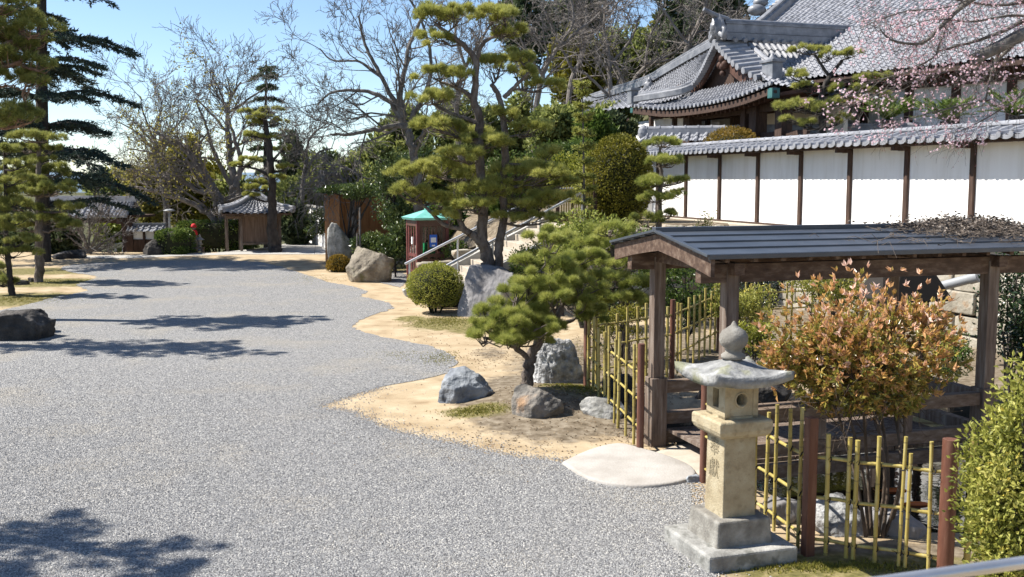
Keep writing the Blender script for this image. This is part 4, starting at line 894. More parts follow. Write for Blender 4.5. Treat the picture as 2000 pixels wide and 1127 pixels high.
fence('bamboo fence passing close behind the stone lantern', [fE, fF], (.12, .2, .32, .42, .50, .56, .66, .74, .86, .94), (.16, .52, .88), [(0, 1.22, 1), (1, 1.24, 0)], 44, .019, .046, zt=(1.05, 1.28))
fence('bamboo fence nearest the camera below the bronze leaved shrub', [fF + EB*.06, fH], (.10, .26, .315, .48, .66, .71, .88), (.14, .52, .88), [(1, 1.16, 1)], 45, .018, .068, zt=(.98, 1.16))
t = fence('bamboo fence with thin crossed canes half hidden in the right front shrub', [fH + EB*.14, fH + EB*1.5 - EA*.25], (.04, .5, .95), (.30, .74, .94), [], 46, .028, zt=(1.12, 1.15))
mb = MB(); d = unit(EB*1.5 - EA*.25)
for k in range(8): a = fH + EB*.15 + d*(.02+.16*k); tube(mb, [a + Z3*.1, a + d*.55 + Z3*.78], .008, 6); tube(mb, [a + Z3*.78 + EA*.02, a + d*.55 + Z3*.1 + EA*.02], .008, 6)
mb.build('crossed_cane', M['bamboo'], t, smooth=True)

# ------------------------------------------------------------------ telephone booth
BC = np.array([-2.62, 31.7, 0.0]); ba = math.radians(24); BX, BY = np.array([math.cos(ba), math.sin(ba), 0]), np.array([-math.sin(ba), math.cos(ba), 0])
booth = T('telephone_booth', 'wooden public telephone booth with a small green copper roof', 'telephone booth', BC)
def BP(x, y, z): return BC + BX*x + BY*y + Z3*z
H_ = .47; ZT = 2.06
mb = MB(); box(mb, BP(0, 0, .04), H_+.04, H_+.04, .05, BX, BY); mb.build('base', M['concrete'], booth)
for a in (-1, 1):
    for b in (-1, 1): mb = MB(); box(mb, BP(a*H_, b*H_, ZT/2+.04), .05, .05, ZT/2-.04, BX, BY); mb.build('corner_post', M['boothred'], booth, bevel=.006)
mb = MB()
for ex, ey in ((BX, BY), (BY, BX)):
    for s in (-1, 1): box(mb, BC + ey*s*H_ + Z3*(ZT-.09), H_-.05, .045, .10, ex, ey)
mb.build('head_rail', M['boothdark'], booth, bevel=.004)
def booth_side(name, ex, n, mtl):
    mb = MB(); c = BC + n*H_
    for z, h in ((.14, .06), (.98, .05), (.84, .02), (1.90, .04), (.48, .03)): box(mb, c + Z3*z, H_-.05, .022, h, ex, n)
    for x in (-.36, -.12, .12, .36): box(mb, c + ex*x + Z3*1.02, .028 if abs(x) < .2 else .045, .020, .90, ex, n)
    fr = mb.build(name, mtl, booth, bevel=.003)
    mb = MB(); mb.add([c - ex*.42 + Z3*.2 + n*.004, c + ex*.42 + Z3*.2 + n*.004, c + ex*.42 + Z3*1.9 + n*.004, c - ex*.42 + Z3*1.9 + n*.004], [0,1,2,3]); mb.build('pane', M['glass'], fr); return fr
door = booth_side('door', BY, -BX, M['boothred']); side = booth_side('side_panel', BX, -BY, M['boothdark']); booth_side('side_panel', BY, BX, M['boothred']); booth_side('side_panel', BX, BY, M['boothred'])
mb = MB(); c = BC - BX*(H_+.028); box(mb, c + BY*.02 + Z3*1.42, .004, .045, .11, BX, BY); mb.build('notice', M['paper'], door)
mb = MB(); box(mb, BP(.02, -H_-.024, 1.42), .12, .003, .19, BX, BY); st = mb.build('sticker', M['blue'], side)
mb = MB(); box(mb, BP(.02, -H_-.030, 1.45), .085, .003, .075, BX, BY); mb.build('sticker_panel', M['paper'], st)
mb = MB(); box(mb, BP(.02, -H_-.030, 1.28), .05, .003, .022, BX, BY); mb.build('sticker_strip', M['paper'], st)
mb = MB(); box(mb, BP(.05, .05, 1.12), .17, .12, .22, BX, BY); tube(mb, [BP(-.1, -.09, 1.0), BP(-.16, -.11, 1.1), BP(-.1, -.09, 1.24)], .03, 8); mb.build('telephone', M['green'], booth, bevel=.02)
mb = MB(); box(mb, BP(.05, .05, .86), .28, .24, .02, BX, BY); box(mb, BP(.05, .05, .48), .05, .05, .36, BX, BY); mb.build('shelf', M['boothdark'], booth)
mb = MB(); k = 4; V = []
for z, s in ((ZT+.0, .60), (ZT+.07, .64), (ZT+.075, .62), (ZT+.16, .40), (ZT+.25, .19), (ZT+.29, .08)): V += [BP(a*s, b*s, z) for a, b in ((-1,-1),(1,-1),(1,1),(-1,1))]
mb.add(V, [[4*i+j, 4*i+(j+1) % 4, 4*i+4+(j+1) % 4, 4*i+4+j] for i in range(5) for j in range(4)] + [[3,2,1,0],[20,21,22,23]]); rf = mb.build('roof', M['copper'], booth)
mb = MB(); lathe(mb, BC, [(0,ZT+.28),(.10,ZT+.29),(.09,ZT+.33),(.05,ZT+.35),(.075,ZT+.39),(.105,ZT+.43),(.08,ZT+.48),(.02,ZT+.53),(0,ZT+.56)], 16); mb.build('finial', M['copper'], rf, smooth=True)

# ------------------------------------------------------------------ little wayside shrine
SC = np.array([-11.95, 47.9, 0.0]); sa = math.radians(17); SX, SY = np.array([math.cos(sa), math.sin(sa), 0]), np.array([-math.sin(sa), math.cos(sa), 0])
shr = T('wayside_shrine', 'little wooden shrine with a pyramid roof of grey tiles beside the path', 'shrine', SC)
def SPt(x, y, z): return SC + SX*x + SY*y + Z3*z
mb = MB(); box(mb, SPt(.15, .1, .98), .86, .80, .68, SX, SY); mb.build('plank_wall', M['plank'], shr)
for a in (-.72, 1.02):
    for b in (-.72, .92): mb = MB(); box(mb, SPt(a, b, .84), .06, .06, .84, SX, SY); mb.build('corner_post', M['timber'], shr)
for b in (-.85, .85): mb = MB(); box(mb, SPt(-1.35, b, .84), .055, .055, .84, SX, SY); mb.build('porch_post', M['timber'], shr)
mb = MB(); bar(mb, SPt(-1.35, -.95, 1.60), SPt(-1.35, .95, 1.60), .1, .14)
for b in (-.85, .85): bar(mb, SPt(-1.35, b, 1.55), SPt(-.7, b, 1.55), .08, .12)
for z in (.34, 1.62): bar(mb, SPt(-.75, -.74, z), SPt(1.05, -.74, z), .06, .10)
mb.build('beam', M['timber_b'], shr)
mb = MB(); box(mb, SPt(-.72, -.2, 1.0), .012, .3, .55, SX, SY); mb.build('doorway_shade', M['inside'], shr)  # thin dark panel, shade of an opening painted on the wall
apx = SPt(0, 0, 2.62); E_ = 1.62
cs = [SPt(a*E_, b*E_, 1.76) for a, b in ((-1,-1),(1,-1),(1,1),(-1,1))]; mb = MB()
for i in range(4):
    a, b = cs[i], cs[(i+1) % 4]
    def S(U, V, a=a, b=b):
        U, V = np.asarray(U, float), np.asarray(V, float); e0 = a + (b-a)*U[..., None]; k = V*.92
        lift = .12*np.abs(2*U-1)**3*(1-V); return e0*(1-k)[..., None] + apx*k[..., None] + Z3*(lift - .13*np.sin(np.pi*V))[..., None]
    tile_sheet(mb, S, 11, 6, .06, .035, 8, .24); eave_discs(mb, S, 11, .06, unit(((a+b)/2-SC)*[1, 1, 0]), .06)
srf = mb.build('tiled_roof', M['tile'], shr)
mb = MB()
for c in cs: sweep(mb, [c*(1-k)+apx*k + Z3*(.12*(1-k)**3 - .13*math.sin(math.pi*k) + .05) for k in np.linspace(0, .93, 10)], .2, .16)
lathe(mb, apx - Z3*.12, [(.3,0),(.32,.06),(.24,.16),(.12,.20),(.10,.26),(.16,.33),(.12,.42),(.03,.50),(0,.53)], 12); mb.build('hip_ridge', M['tile'], srf)
mb = MB(); box(mb, SPt(0, 0, 1.72), 1.50, 1.50, .03, SX, SY)
for k in range(15):
    for s in (-1, 1): bar(mb, SPt(-1.5+.214*k, 0, 1.70), SPt(-1.5+.214*k, 1.52*s, 1.66), .05, .06)
mb.build('eave_board', M['brown_t'], shr)

# ------------------------------------------------------------------ gate, its wall and the road rail, below the far edge of the court
gy = 55.0; gz = float(terrain(np.array(-21.), np.array(gy)))
gate = T('temple_gate', 'roofed temple gate with pale tile rows seen beyond the court edge', 'gate', (-21.2, gy, gz))
gl, gr = P(128, 408, gy+1), P(258, 408, gy-.4)
top = P(200, 392, gy)[2]; ev = P(200, 425, gy-1)[2]
Sg = loft([gl*[1,1,0] + np.array([-1.5, -1.3, ev]), (gl+gr)/2*[1,1,0] + np.array([0, -1.3, ev]), gr*[1,1,0] + np.array([.2, -1.3, ev+.06])], [gl*[1,1,0] + np.array([-1.5, .0, top]), (gl+gr)/2*[1,1,0] + np.array([0, 0, top]), gr*[1,1,0] + np.array([.2, 0, top])], .05)
Sh = loft([gl*[1,1,0] + np.array([-1.5, 1.3, ev]), (gl+gr)/2*[1,1,0] + np.array([0, 1.3, ev]), gr*[1,1,0] + np.array([.2, 1.3, ev+.06])], [gl*[1,1,0] + np.array([-1.5, .0, top]), (gl+gr)/2*[1,1,0] + np.array([0, 0, top]), gr*[1,1,0] + np.array([.2, 0, top])], .05)
mb = MB(); tile_sheet(mb, Sg, 20, 5, .085, .03, 8, .2); tile_sheet(mb, Sh, 20, 5, .085, .03, 8, .2); eave_discs(mb, Sg, 20, .08, np.array([0, -1., 0]), .08)
bar(mb, gl + np.array([-1.4, 0, top-gl[2]+.1]), gr + np.array([.3, 0, top-gr[2]+.1]), .3, .3); mb.build('tiled_roof', M['tile'], gate)
mb = MB(); box(mb, (gl+gr)/2*[1,1,0] + Z3*(ev+.05), (gr[0]-gl[0])/2+.6, 1.1, .06); box(mb, gr*[1,1,0] + np.array([-.3, 0, ev-.2]), .12, 1.2, .12); bar(mb, gl*[1,1,0]+Z3*(ev-.2), gr*[1,1,0]+Z3*(ev-.2), .2, .25); mb.build('eave_beam', M['dark_t'], gate)
for px in (150, 245): p = P(px, 430, gy-.6); mb = MB(); box(mb, np.array([p[0], p[1], (gz+ev)/2]), .16, .16, (ev-gz)/2); mb.build('post', M['dark_t'], gate)
wy = 46.6; wl, wr_ = P(250, 500, wy), P(318, 500, wy); z0_ = -.25
gwl = T('gate_wall', 'low white panelled wall with a tiled coping beside the gate', 'wall', (wl[0], wy, z0_)); zt = P(280, 452, wy)[2]
mb = MB(); box(mb, np.array([(wl[0]+wr_[0])/2, wy, (z0_+zt)/2]), (wr_[0]-wl[0])/2, .08, (zt-z0_)/2); mb.build('plaster_panel', M['white'], gwl)
mb = MB(); box(mb, np.array([(wl[0]+wr_[0])/2, wy-.09, .22]), (wr_[0]-wl[0])/2, .03, .36); mb.build('skirting_board', M['dark_t'], gwl)
for px, w_ in ((254, .15), (282, .045), (304, .05)): p = P(px, 470, wy-.12); mb = MB(); box(mb, np.array([p[0], p[1], (z0_+zt)/2+(.28 if w_ > .1 else 0)]), w_, .06, (zt-z0_)/2+(.28 if w_ > .1 else 0)); mb.build('post', M['dark_t'], gwl)
Sx = loft([np.array([wl[0]+.1, wy-.45, zt]), np.array([(wl[0]+wr_[0])/2, wy-.45, zt]), np.array([wr_[0]+.2, wy-.45, zt])], [np.array([wl[0]+.1, wy, zt+.28]), np.array([(wl[0]+wr_[0])/2, wy, zt+.28]), np.array([wr_[0]+.2, wy, zt+.28])])
mb = MB(); tile_sheet(mb, Sx, 7, 2, .05, .03, 8); bar(mb, np.array([wl[0], wy, zt+.32]), np.array([wr_[0]+.2, wy, zt+.32]), .2, .12); mb.build('tiled_roof', M['tile_d'], gwl)
gra, grb = P(168, 489, 49.5), P(246, 477, 58.5)
t = T('guard_rail', 'white road guard rail rising behind the gate post', 'guard rail', (gra[0], gra[1], gra[2]-.7))
mb = MB(); bar(mb, gra, grb, .05, .24); bar(mb, gra + np.array([0, -.04, .06]), grb + np.array([0, -.04, .06]), .05, .06); mb.build('rail', M['steel'], t)
for k in range(5): p = gra + (grb-gra)*(.1+.2*k); mb = MB(); tube(mb, [p + np.array([0, .06, -.9]), p + np.array([0, .06, .1])], .06, 8); mb.build('post', M['steel'], t)
p = P(180, 495, 47.6)
t = T('storage_box', 'dark blue box with a pale lid rim beside the bare tree near the road', 'box', (p[0], p[1], p[2]-.25)); mb = MB(); box(mb, p, .33, .3, .24); mb.build('body', M['navy'], t, bevel=.03)
mb = MB(); box(mb, p + Z3*.10, .345, .315, .025); mb.build('rim', M['lampgrey'], t)
mb = MB(); p = P(331, 452, 49.); pt = P(331, 412, 49.)
t = T('path_lamp', 'grey garden lamp post with a flat disc head behind the clipped hedge', 'lamp post', (p[0], p[1], 0)); tube(mb, [np.array([p[0], p[1], 0]), pt], .045, 8); mb.build('pole', M['lampgrey'], t, smooth=True)
mb = MB(); lathe(mb, pt, [(0,.10),(.12,.09),(.28,.03),(.28,.0),(.10,-.03),(0,-.04)], 14); mb.build('head', M['lampgrey'], t, smooth=True)

# jizo figure with red cap and bib, offering stand, tiny lantern
jp = G(380, 494); J = P(380, 494, 46.8); J[2] = 0
t = T('stone_statue', 'small stone guardian statue in a red cap and bib on a tall pedestal', 'statue', J)
mb = MB(); box(mb, J + Z3*.30, .17, .15, .32, taper=.9); mb.build('pedestal', M['stone_base'], t, bevel=.02)
mb = MB(); lathe(mb, J + Z3*.60, [(.0,0),(.15,.01),(.16,.1),(.13,.3),(.11,.37),(.055,.41),(.06,.43),(.095,.48),(.10,.54),(.07,.62),(0,.65)], 16); mb.build('figure', M['stone_base'], t, smooth=True)
mb = MB(); lathe(mb, J + Z3*1.10, [(.105,.02),(.13,.0),(.125,.06),(.10,.14),(.04,.18),(0,.185)], 14); mb.build('cap', M['red'], t, smooth=True)
mb = MB(); lathe(mb, J + Z3*.78, [(.175,-.02),(.165,.08),(.12,.20),(.075,.225)], 14); mb.build('bib', M['red'], t, smooth=True)
q = P(391, 492, 46.9); q[2] = 0
t = T('tiny_lantern', 'tiny white stone lantern at the foot of the red capped statue', 'stone lantern', q); mb = MB()
lathe(mb, q, [(0,0),(.16,0),(.16,.06),(.07,.1),(.06,.28),(.14,.32),(.14,.36),(.09,.37),(.09,.52),(.22,.54),(.05,.66),(.06,.7),(.03,.76),(0,.78)], 8); mb.build('body', M['slab'], t)
q = P(384, 497, 46.3); q[2] = 0
t = T('offering_stand', 'low wooden offering stand in front of the red capped statue', 'stand', q); mb = MB(); box(mb, q + Z3*.20, .35, .14, .03); mb.build('top', M['timber'], t)
for s in (-.28, .28): mb = MB(); box(mb, q + np.array([s, 0, .085]), .04, .12, .085); mb.build('leg', M['timber'], t)

# brown boarded store and white plank fence at the left of the garden
bl, b2 = P(664, 480, 40.), P(775, 470, 42.)
t = T('boarded_store', 'orange brown boarded store with a flat dark roof behind the tall standing stone', 'building', (bl[0], bl[1], 0)); zt = P(700, 378, 41)[2]
mb = MB(); d = unit((b2-bl)*[1,1,0]); L_ = np.linalg.norm((b2-bl)[:2])+1.2; pn = np.cross(Z3, d)
box(mb, bl*[1,1,0] + d*L_/2 + pn*.5 + Z3*zt/2, L_/2, .5, zt/2, d, pn); mb.build('board_wall', M['orange_t'], t)
mb = MB()
for k in range(int(L_/.42)): box(mb, bl*[1,1,0] + d*(.2+.42*k) - pn*.012 + Z3*zt/2, .018, .012, zt/2-.02, d, pn)
mb.build('batten', M['orange_t'], t)
mb = MB(); box(mb, bl*[1,1,0] + d*L_/2 + pn*.5 + Z3*(zt+.09), L_/2+.2, .8, .10, d, pn); mb.build('roof', M['metalroof'], t)
w0, w1 = G(603, 473), G(645, 487); d = unit(w1-w0); L_ = np.linalg.norm(w1-w0)+.8
t = T('white_fence', 'white board fence running beside the concrete path', 'fence', w0); mb = MB(); pn = np.cross(Z3, d)
for k in range(int(L_/.30)): box(mb, w0 + d*(.15+.30*k) + Z3*.95 + pn*(.004*(k % 2)), .145, .02, .95, d, pn)
mb.build('board', M['white'], t)
mb = MB(); box(mb, w0 + d*L_/2 - pn*.04 + Z3*1.93, L_/2, .07, .05, d, pn); mb.build('cap_rail', M['concrete'], t)

# near handrail at the bottom right corner
a, b = P(1660, 1146, 2.5), P(2160, 1076, 2.72)
t = T('near_handrail', 'shiny steel handrail crossing the bottom right corner close to the camera', 'handrail', (a[0], a[1], 0)); mb = MB()
tube(mb, [a - (b-a)*.3, a, b, b + (b-a)*.6], .0165, 16); mb.build('rail', M['steel'], t, smooth=True)
for k in (-.2, 1.45): p = a + (b-a)*k; mb = MB(); tube(mb, [np.array([p[0], p[1], 0]), p], .016, 12); mb.build('post', M['steel'], t, smooth=True)
# grey drain pipe behind the bridge
a, b = P(1828, 562, 18.2), P(1912, 540, 17.6)
o = T('drain_pipe', 'grey plastic pipe resting slanted against the stone wall behind the bridge', 'pipe', a); mb = MB(); tube(mb, [a, a+(b-a)*.5, b], .085, 14); mb.build('body', M['lampgrey'], o, smooth=True)
mb = MB(); tube(mb, [a+(b-a)*.80, a+(b-a)*.99], .10, 14); mb.build('collar', M['lampgrey'], o, smooth=True)
c = P(1765, 545, 15.6)
o = T('well_hood', 'dark sheet metal hood on posts behind the bronze leaved shrub', 'hood', (c[0], c[1], 0)); mb = MB(); V = []
for z, s in ((c[2]-.30, .50), (c[2]-.28, .50), (c[2]+.22, .26), (c[2]+.24, .26)): V += [np.array([c[0], c[1], z]) + EB*a*s + EA*b*s for a, b in ((-1,-1),(1,-1),(1,1),(-1,1))]
mb.add(V, [[4*i+j, 4*i+(j+1) % 4, 4*i+4+(j+1) % 4, 4*i+4+j] for i in range(3) for j in range(4)] + [[12,13,14,15],[3,2,1,0]]); mb.build('hood', M['inside'], o)
for a in (-.4, .4): p = np.array([c[0], c[1], (c[2]-.3)/2]) + EB*a; mb = MB(); box(mb, p, .05, .05, (c[2]-.3)/2, EB, EA); mb.build('post', M['dark_t'], o)
# ------------------------------------------------------------------ rocks and slabs
def rock(name, label, px, py, wpx, hpx, D, m, seed, ratio=.8, sink=.25, rot=.3, cat='rock', level=5, z=None, **k):
    """a rock whose foot is seen at px, py, D metres ahead"""
    b = P(px, py, D); r = m_px(D); zz = float(terrain(np.array(b[0]), np.array(b[1]))) if z is None else z
    h = hpx*r*.86; rz = h/(1+sink)
    mb = rock_mb((b[0], b[1]+wpx*r*ratio*.35, zz+rz*sink-.03), wpx*r/2, wpx*r*ratio/2, rz, seed, level=level, sink=sink+.05, rot=rot, **k)
    return tag(mb.build(name, m, None, smooth=True), label, cat)
rock('boulder', 'blue grey boulder lying tilted on the sand left of the small pine', 906, 797, 122, 66, 14.75, M['rock_blue'], 1, .6, .1, .35)
rock('rock', 'brown grey rock at the foot of the small pine trunk', 1045, 834, 92, 70, 13.7, M['rock_brown'], 2, .75, .15, .1)
rock('rock', 'pitted pale rock standing behind the small pine trunk', 1092, 748, 104, 122, 16.2, M['rock_pit'], 3, .75, .15, .2, pit=.30, rough=.34)
rock('rock', 'flat grey rock at the foot of the short bamboo fence', 1180, 836, 84, 40, 13.75, M['stone_g'], 4, .8, .3, 0)
rock('boulder', 'big smooth grey boulder between the round bush and the pine', 950, 619, 108, 100, 24.6, M['rock_grey'], 5, .7, .1, .2, rough=.2, facets=8, block=.6)
rock('standing_stone', 'tall standing stone beside the path, taller than the boulder next to it', 666, 524, 54, 92, 37.6, M['stone_g'], 6, .8, .05, .3, rough=.2)
rock('boulder', 'rounded tan boulder on the sand left of the telephone booth', 718, 550, 88, 76, 32.8, M['rock_tan'], 7, .8, .1, .1, rough=.3)
rock('boulder', 'long dark boulder on the gravel at the left edge', 18, 664, 150, 60, 20.8, M['rock_dark'], 8, .7, .2, -.15, rough=.3)
rock('boulder', 'smaller dark boulder behind the long one at the left edge', 62, 640, 50, 52, 21.9, M['rock_dark'], 9, .8, .2, .2)
rock('rock', 'small dark rock in the grass under the left pines, nearer the thin trunk', 40, 556, 26, 12, 31.9, M['rock_dark'], 10, .8, .3, level=4)
rock('rock', 'small dark rock right beside the straight pine trunk', 62, 551, 14, 12, 32.8, M['rock_dark'], 12, .8, .3, level=4)
rock('rock', 'low dark rock in the shaded planting left of the bare bush', 128, 505, 60, 20, 42.6, M['rock_dark'], 13, .8, .3, level=4)
rock('rock', 'rounded grey rock leaning on the gate wall', 298, 502, 46, 36, 44.6, M['rock_dark'], 14, .7, .1, level=4)
rock('cobble', 'small bluish stone by the foot of the stone lantern', 1352, 953, 36, 20, 10.9, M['rock_blue'], 15, .8, .3, level=4, cat='stone')
for i, (px, py, w_, h_, D, mm, lb) in enumerate((
    (1330, 812, 130, 60, 13.6, 'rock_dark', 'dark wet rock under the left rails of the bridge'),
    (1395, 742, 70, 40, 15.2, 'rock_dark', 'black rock above the pond behind the stone lantern cap'),
    (1500, 770, 130, 70, 15.0, 'rock_dark', 'dark rock at the far pond edge behind the lantern light box'),
    (1640, 1060, 150, 80, 9.35, 'rock_pit', 'pale rock at the pond edge under the bronze shrub'),
    (1760, 1075, 120, 60, 9.25, 'rock_grey', 'grey rock at the pond edge right of the shrub stems'),
    (1865, 745, 90, 66, 14.6, 'rock_pit', 'pale rough rock seen past the right end of the bridge'),
    (1525, 1035, 90, 60, 9.6, 'rock_grey', 'grey rock behind the fence right of the lantern'),
    (1700, 690, 160, 60, 15.4, 'rock_brown', 'brown rock at the far pond edge behind the bronze shrub'),
    (1210, 800, 60, 60, 14.6, 'rock_dark', 'dark rock inside the short bamboo fence'),
    (1260, 820, 70, 70, 14.2, 'rock_brown', 'brown rock inside the fence beside the left bridge post'),
    (1240, 452, 60, 40, 27.2, 'masonry', 'pale rock below the layered pine by the plaster wall'),
    (1165, 455, 60, 40, 27.3, 'masonry', 'tan rock above the terrace edge near the slender conifer'))):
    rock('rock', lb, px, py, w_, h_, D, M[mm], 30+i, .8, .3, i*.7, level=4)
def slab(label, pix, z, th, m, seed, bev=.02):
    import bmesh
    pts = np.array([G(*p) for p in smoothpix(pix+[pix[0]], 3)[:-1]]); c = pts.mean(0); mb = MB(); rg = []
    for k, zz in ((1.0, -.05), (1.0, th*.6), (.985, th*.9), (.955, th), (.6, th+.006), (.25, th+.01)): rg.append(c*[1,1,0] + (pts-c)*k + Z3*(z+zz))
    n = len(pts); mb.add(np.concatenate(rg), [[r*n+i, r*n+(i+1) % n, (r+1)*n+(i+1) % n, (r+1)*n+i] for r in range(5) for i in range(n)]); mb.add(rg[-1], np.arange(n))
    return tag(mb.build('stepping_stone', m, None, smooth=True), label, 'stepping stone')
slab('big pale oval stepping stone at the gravel edge left of the lantern', [(1098,908),(1150,884),(1205,871),(1250,880),(1310,898),(1352,918),(1356,936),(1310,950),(1230,955),(1150,940)], .0, .045, M['slab'], 1)
slab('sandy stepping stone before the bridge entrance', [(1278,888),(1330,872),(1400,866),(1440,890),(1430,925),(1380,935),(1340,915)], .0, .035, M['slab_y'], 2)

# ------------------------------------------------------------------ plant builders
def nearest_on(paths, c):
    best = None
    for pts in paths:
        A = samp(pts, 40)
        for i, p in enumerate(A):
            d = np.linalg.norm((p-c)*[1, 1, 1.0]) + max(0, p[2]-c[2]+.05)*2.2
            if best is None or d < best[0]: best = (d, p)
    return best[1]
def pine(name, label, D, trunks, pads, seed, mats, dens=260, m=10, NL_=.12, NW=.009, twr=.03, group=None, cat='pine tree', dscale=.35, spread=.55, upb=.8, lim=.55, big=1.0, padk=1.0):
    """trunks: pixel polylines (px, py, radius, depth offset); pads: (px, py, width, height[, depth offset]) in photo pixels"""
    rng = rs(seed); r = m_px(D)
    t3 = []
    for tr in trunks: t3.append(([P(q[0], q[1], D + (q[3] if len(q) > 3 else 0)) for q in tr], [q[2] for q in tr]))
    base = t3[0][0][0]; base = np.array([base[0], base[1], float(terrain(np.array(base[0]), np.array(base[1]))) - .05])
    t3[0][0][0] = base
    t = T(name, label, cat, base, group); mb = MB()
    for pts, rad in t3:
        A = samp(pts, len(pts)*6); R_ = np.interp(np.linspace(0, 1, len(A)), np.linspace(0, 1, len(rad)), rad)
        A = A + np.cumsum(rng.normal(size=A.shape)*.004, 0)*0 + rng.normal(size=A.shape)*R_[:, None]*.12; tube(mb, A, R_*(1+rng.normal(size=len(A))*.05), 10)
    Pn, Dn, Rn = [], [], []; S0, S1, Q0, Q1 = [], [], [], []
    for pd in pads:
        px, py, w_, h_ = pd[0], pd[1], pd[2]*padk, pd[3]*padk; rx = w_*r/2; dd = pd[4] if len(pd) > 4 else rng.uniform(-1, 1)*rx*dscale*2
        c = P(px, py, D+dd); ry = rx*rng.uniform(.75, 1.0); rz = h_*r/2
        a = nearest_on([q[0] for q in t3], c - Z3*rz*.5); e = c - Z3*rz*.75; L_ = np.linalg.norm(e-a)
        mid1 = a + (e-a)*.35 - Z3*L_*.06 + rng.normal(size=3)*L_*.05; mid2 = a + (e-a)*.7 - Z3*L_*.05 + rng.normal(size=3)*L_*.05
        br_ = min(.05, twr*(.6+.5*L_)); A = samp([a, mid1, mid2, e], 10); tube(mb, A + rng.normal(size=A.shape)*br_*.25, np.linspace(br_, br_*.45, 10), 7)
        K = max(9, int(rx*ry*24*big)); ang = rng.random(K)*6.283; rad = np.sqrt(rng.random(K))*.92
        bc = np.stack([c[0]+np.cos(ang)*rad*rx, c[1]+np.sin(ang)*rad*ry, c[2] + rz*(.55*(1-rad**2)-.30) + rng.normal(size=K)*rz*.24], 1); rb = max(.21*rx, .075)*rng.uniform(.6, 1.3, K)
        for k in range(K):
            f = rng.uniform(.3, .95); s = A[int(f*9)]; md = (s+bc[k])/2 - Z3*rz*.25 + rng.normal(size=3)*.04
            for u, v, ra, rb_ in ((s, md, .011, .008), (md, bc[k], .008, .004)): S0.append(u); S1.append(v); Q0.append(ra*(1+rx*.4)); Q1.append(rb_*(1+rx*.4))
        n = max(40, int(math.pi*rx*ry*dens*1.3)); w_k = rng.integers(0, K, n); d = sph(n, rng); d[:, 2] = np.where(d[:, 2] < -.35, -d[:, 2], d[:, 2])
        pos = bc[w_k] + d*rb[w_k][:, None]*[1, 1, min(.8, .55*rz/rb.mean()+.12)]*rng.uniform(.55, 1.0, (n, 1))
        out = unit((pos-c)*[1, 1, .2]); Pn.append(pos); Dn.append(d*.55 + Z3*upb + out*.45); 
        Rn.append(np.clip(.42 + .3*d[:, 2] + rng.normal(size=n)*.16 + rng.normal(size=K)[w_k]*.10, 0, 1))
    segs(mb, S0, S1, Q0, Q1, 4)
    mb.build('trunk', mats[0], t, smooth=True)
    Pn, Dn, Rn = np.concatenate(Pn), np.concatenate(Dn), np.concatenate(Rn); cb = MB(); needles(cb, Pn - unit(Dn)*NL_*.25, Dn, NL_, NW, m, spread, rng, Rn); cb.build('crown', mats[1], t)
    return t

def dome(name, label, c, rx, ry, rz, n, L, mat_, seed, zmin=-.2, lump=.06, cat='clipped shrub', group=None, jit=.09, square=1.0, stems=True, pal=None, solid=True, W=.55):
    rng = rs(seed); c = np.asarray(c, float); d = sph(int(n*1.6), rng); d = d[d[:, 2] > zmin][:n]; n = len(d)
    o = Vector((seed*1.3, seed*2.7, 0)); lm = np.array([mnoise.noise(Vector(v)*2.3+o) + .6*mnoise.noise(Vector(v)*5.1+o) for v in d])
    dq = np.sign(d)*np.abs(d)**square; dq = dq if square == 1 else dq/np.maximum(1e-6, (np.abs(dq)**(2/square)).sum(1)**(square/2))[:, None]
    rad = 1 + lump*lm + rng.normal(size=n)*.015 - jit*rng.random(n)**2*2
    pos = c + dq*rad[:, None]*[rx, ry, rz]; base = np.array([c[0], c[1], float(terrain(np.array(c[0]), np.array(c[1])))])
    t = T(name, label, cat, base, group); mb = MB()
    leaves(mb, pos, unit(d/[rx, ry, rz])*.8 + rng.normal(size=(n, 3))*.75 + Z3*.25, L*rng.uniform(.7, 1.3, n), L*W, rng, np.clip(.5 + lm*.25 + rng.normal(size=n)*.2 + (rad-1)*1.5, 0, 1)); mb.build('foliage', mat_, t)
    mb = MB()
    if solid: V, F = ico(3); Vq = np.sign(V)*np.abs(V)**square; Vq = Vq if square == 1 else Vq/np.maximum(1e-6, (np.abs(Vq)**(2/square)).sum(1)**(square/2))[:, None]; mb.add(c + Vq*[rx*.84, ry*.84, rz*.84]*np.where(V[:, 2:] < zmin, .9, 1), F)  # solid dark core added among the stems to block light
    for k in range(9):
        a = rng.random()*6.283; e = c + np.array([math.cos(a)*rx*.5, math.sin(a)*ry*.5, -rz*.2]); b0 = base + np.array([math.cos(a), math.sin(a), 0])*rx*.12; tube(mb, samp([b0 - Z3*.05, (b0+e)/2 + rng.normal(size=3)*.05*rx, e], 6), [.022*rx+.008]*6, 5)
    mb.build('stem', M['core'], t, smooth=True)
    return t

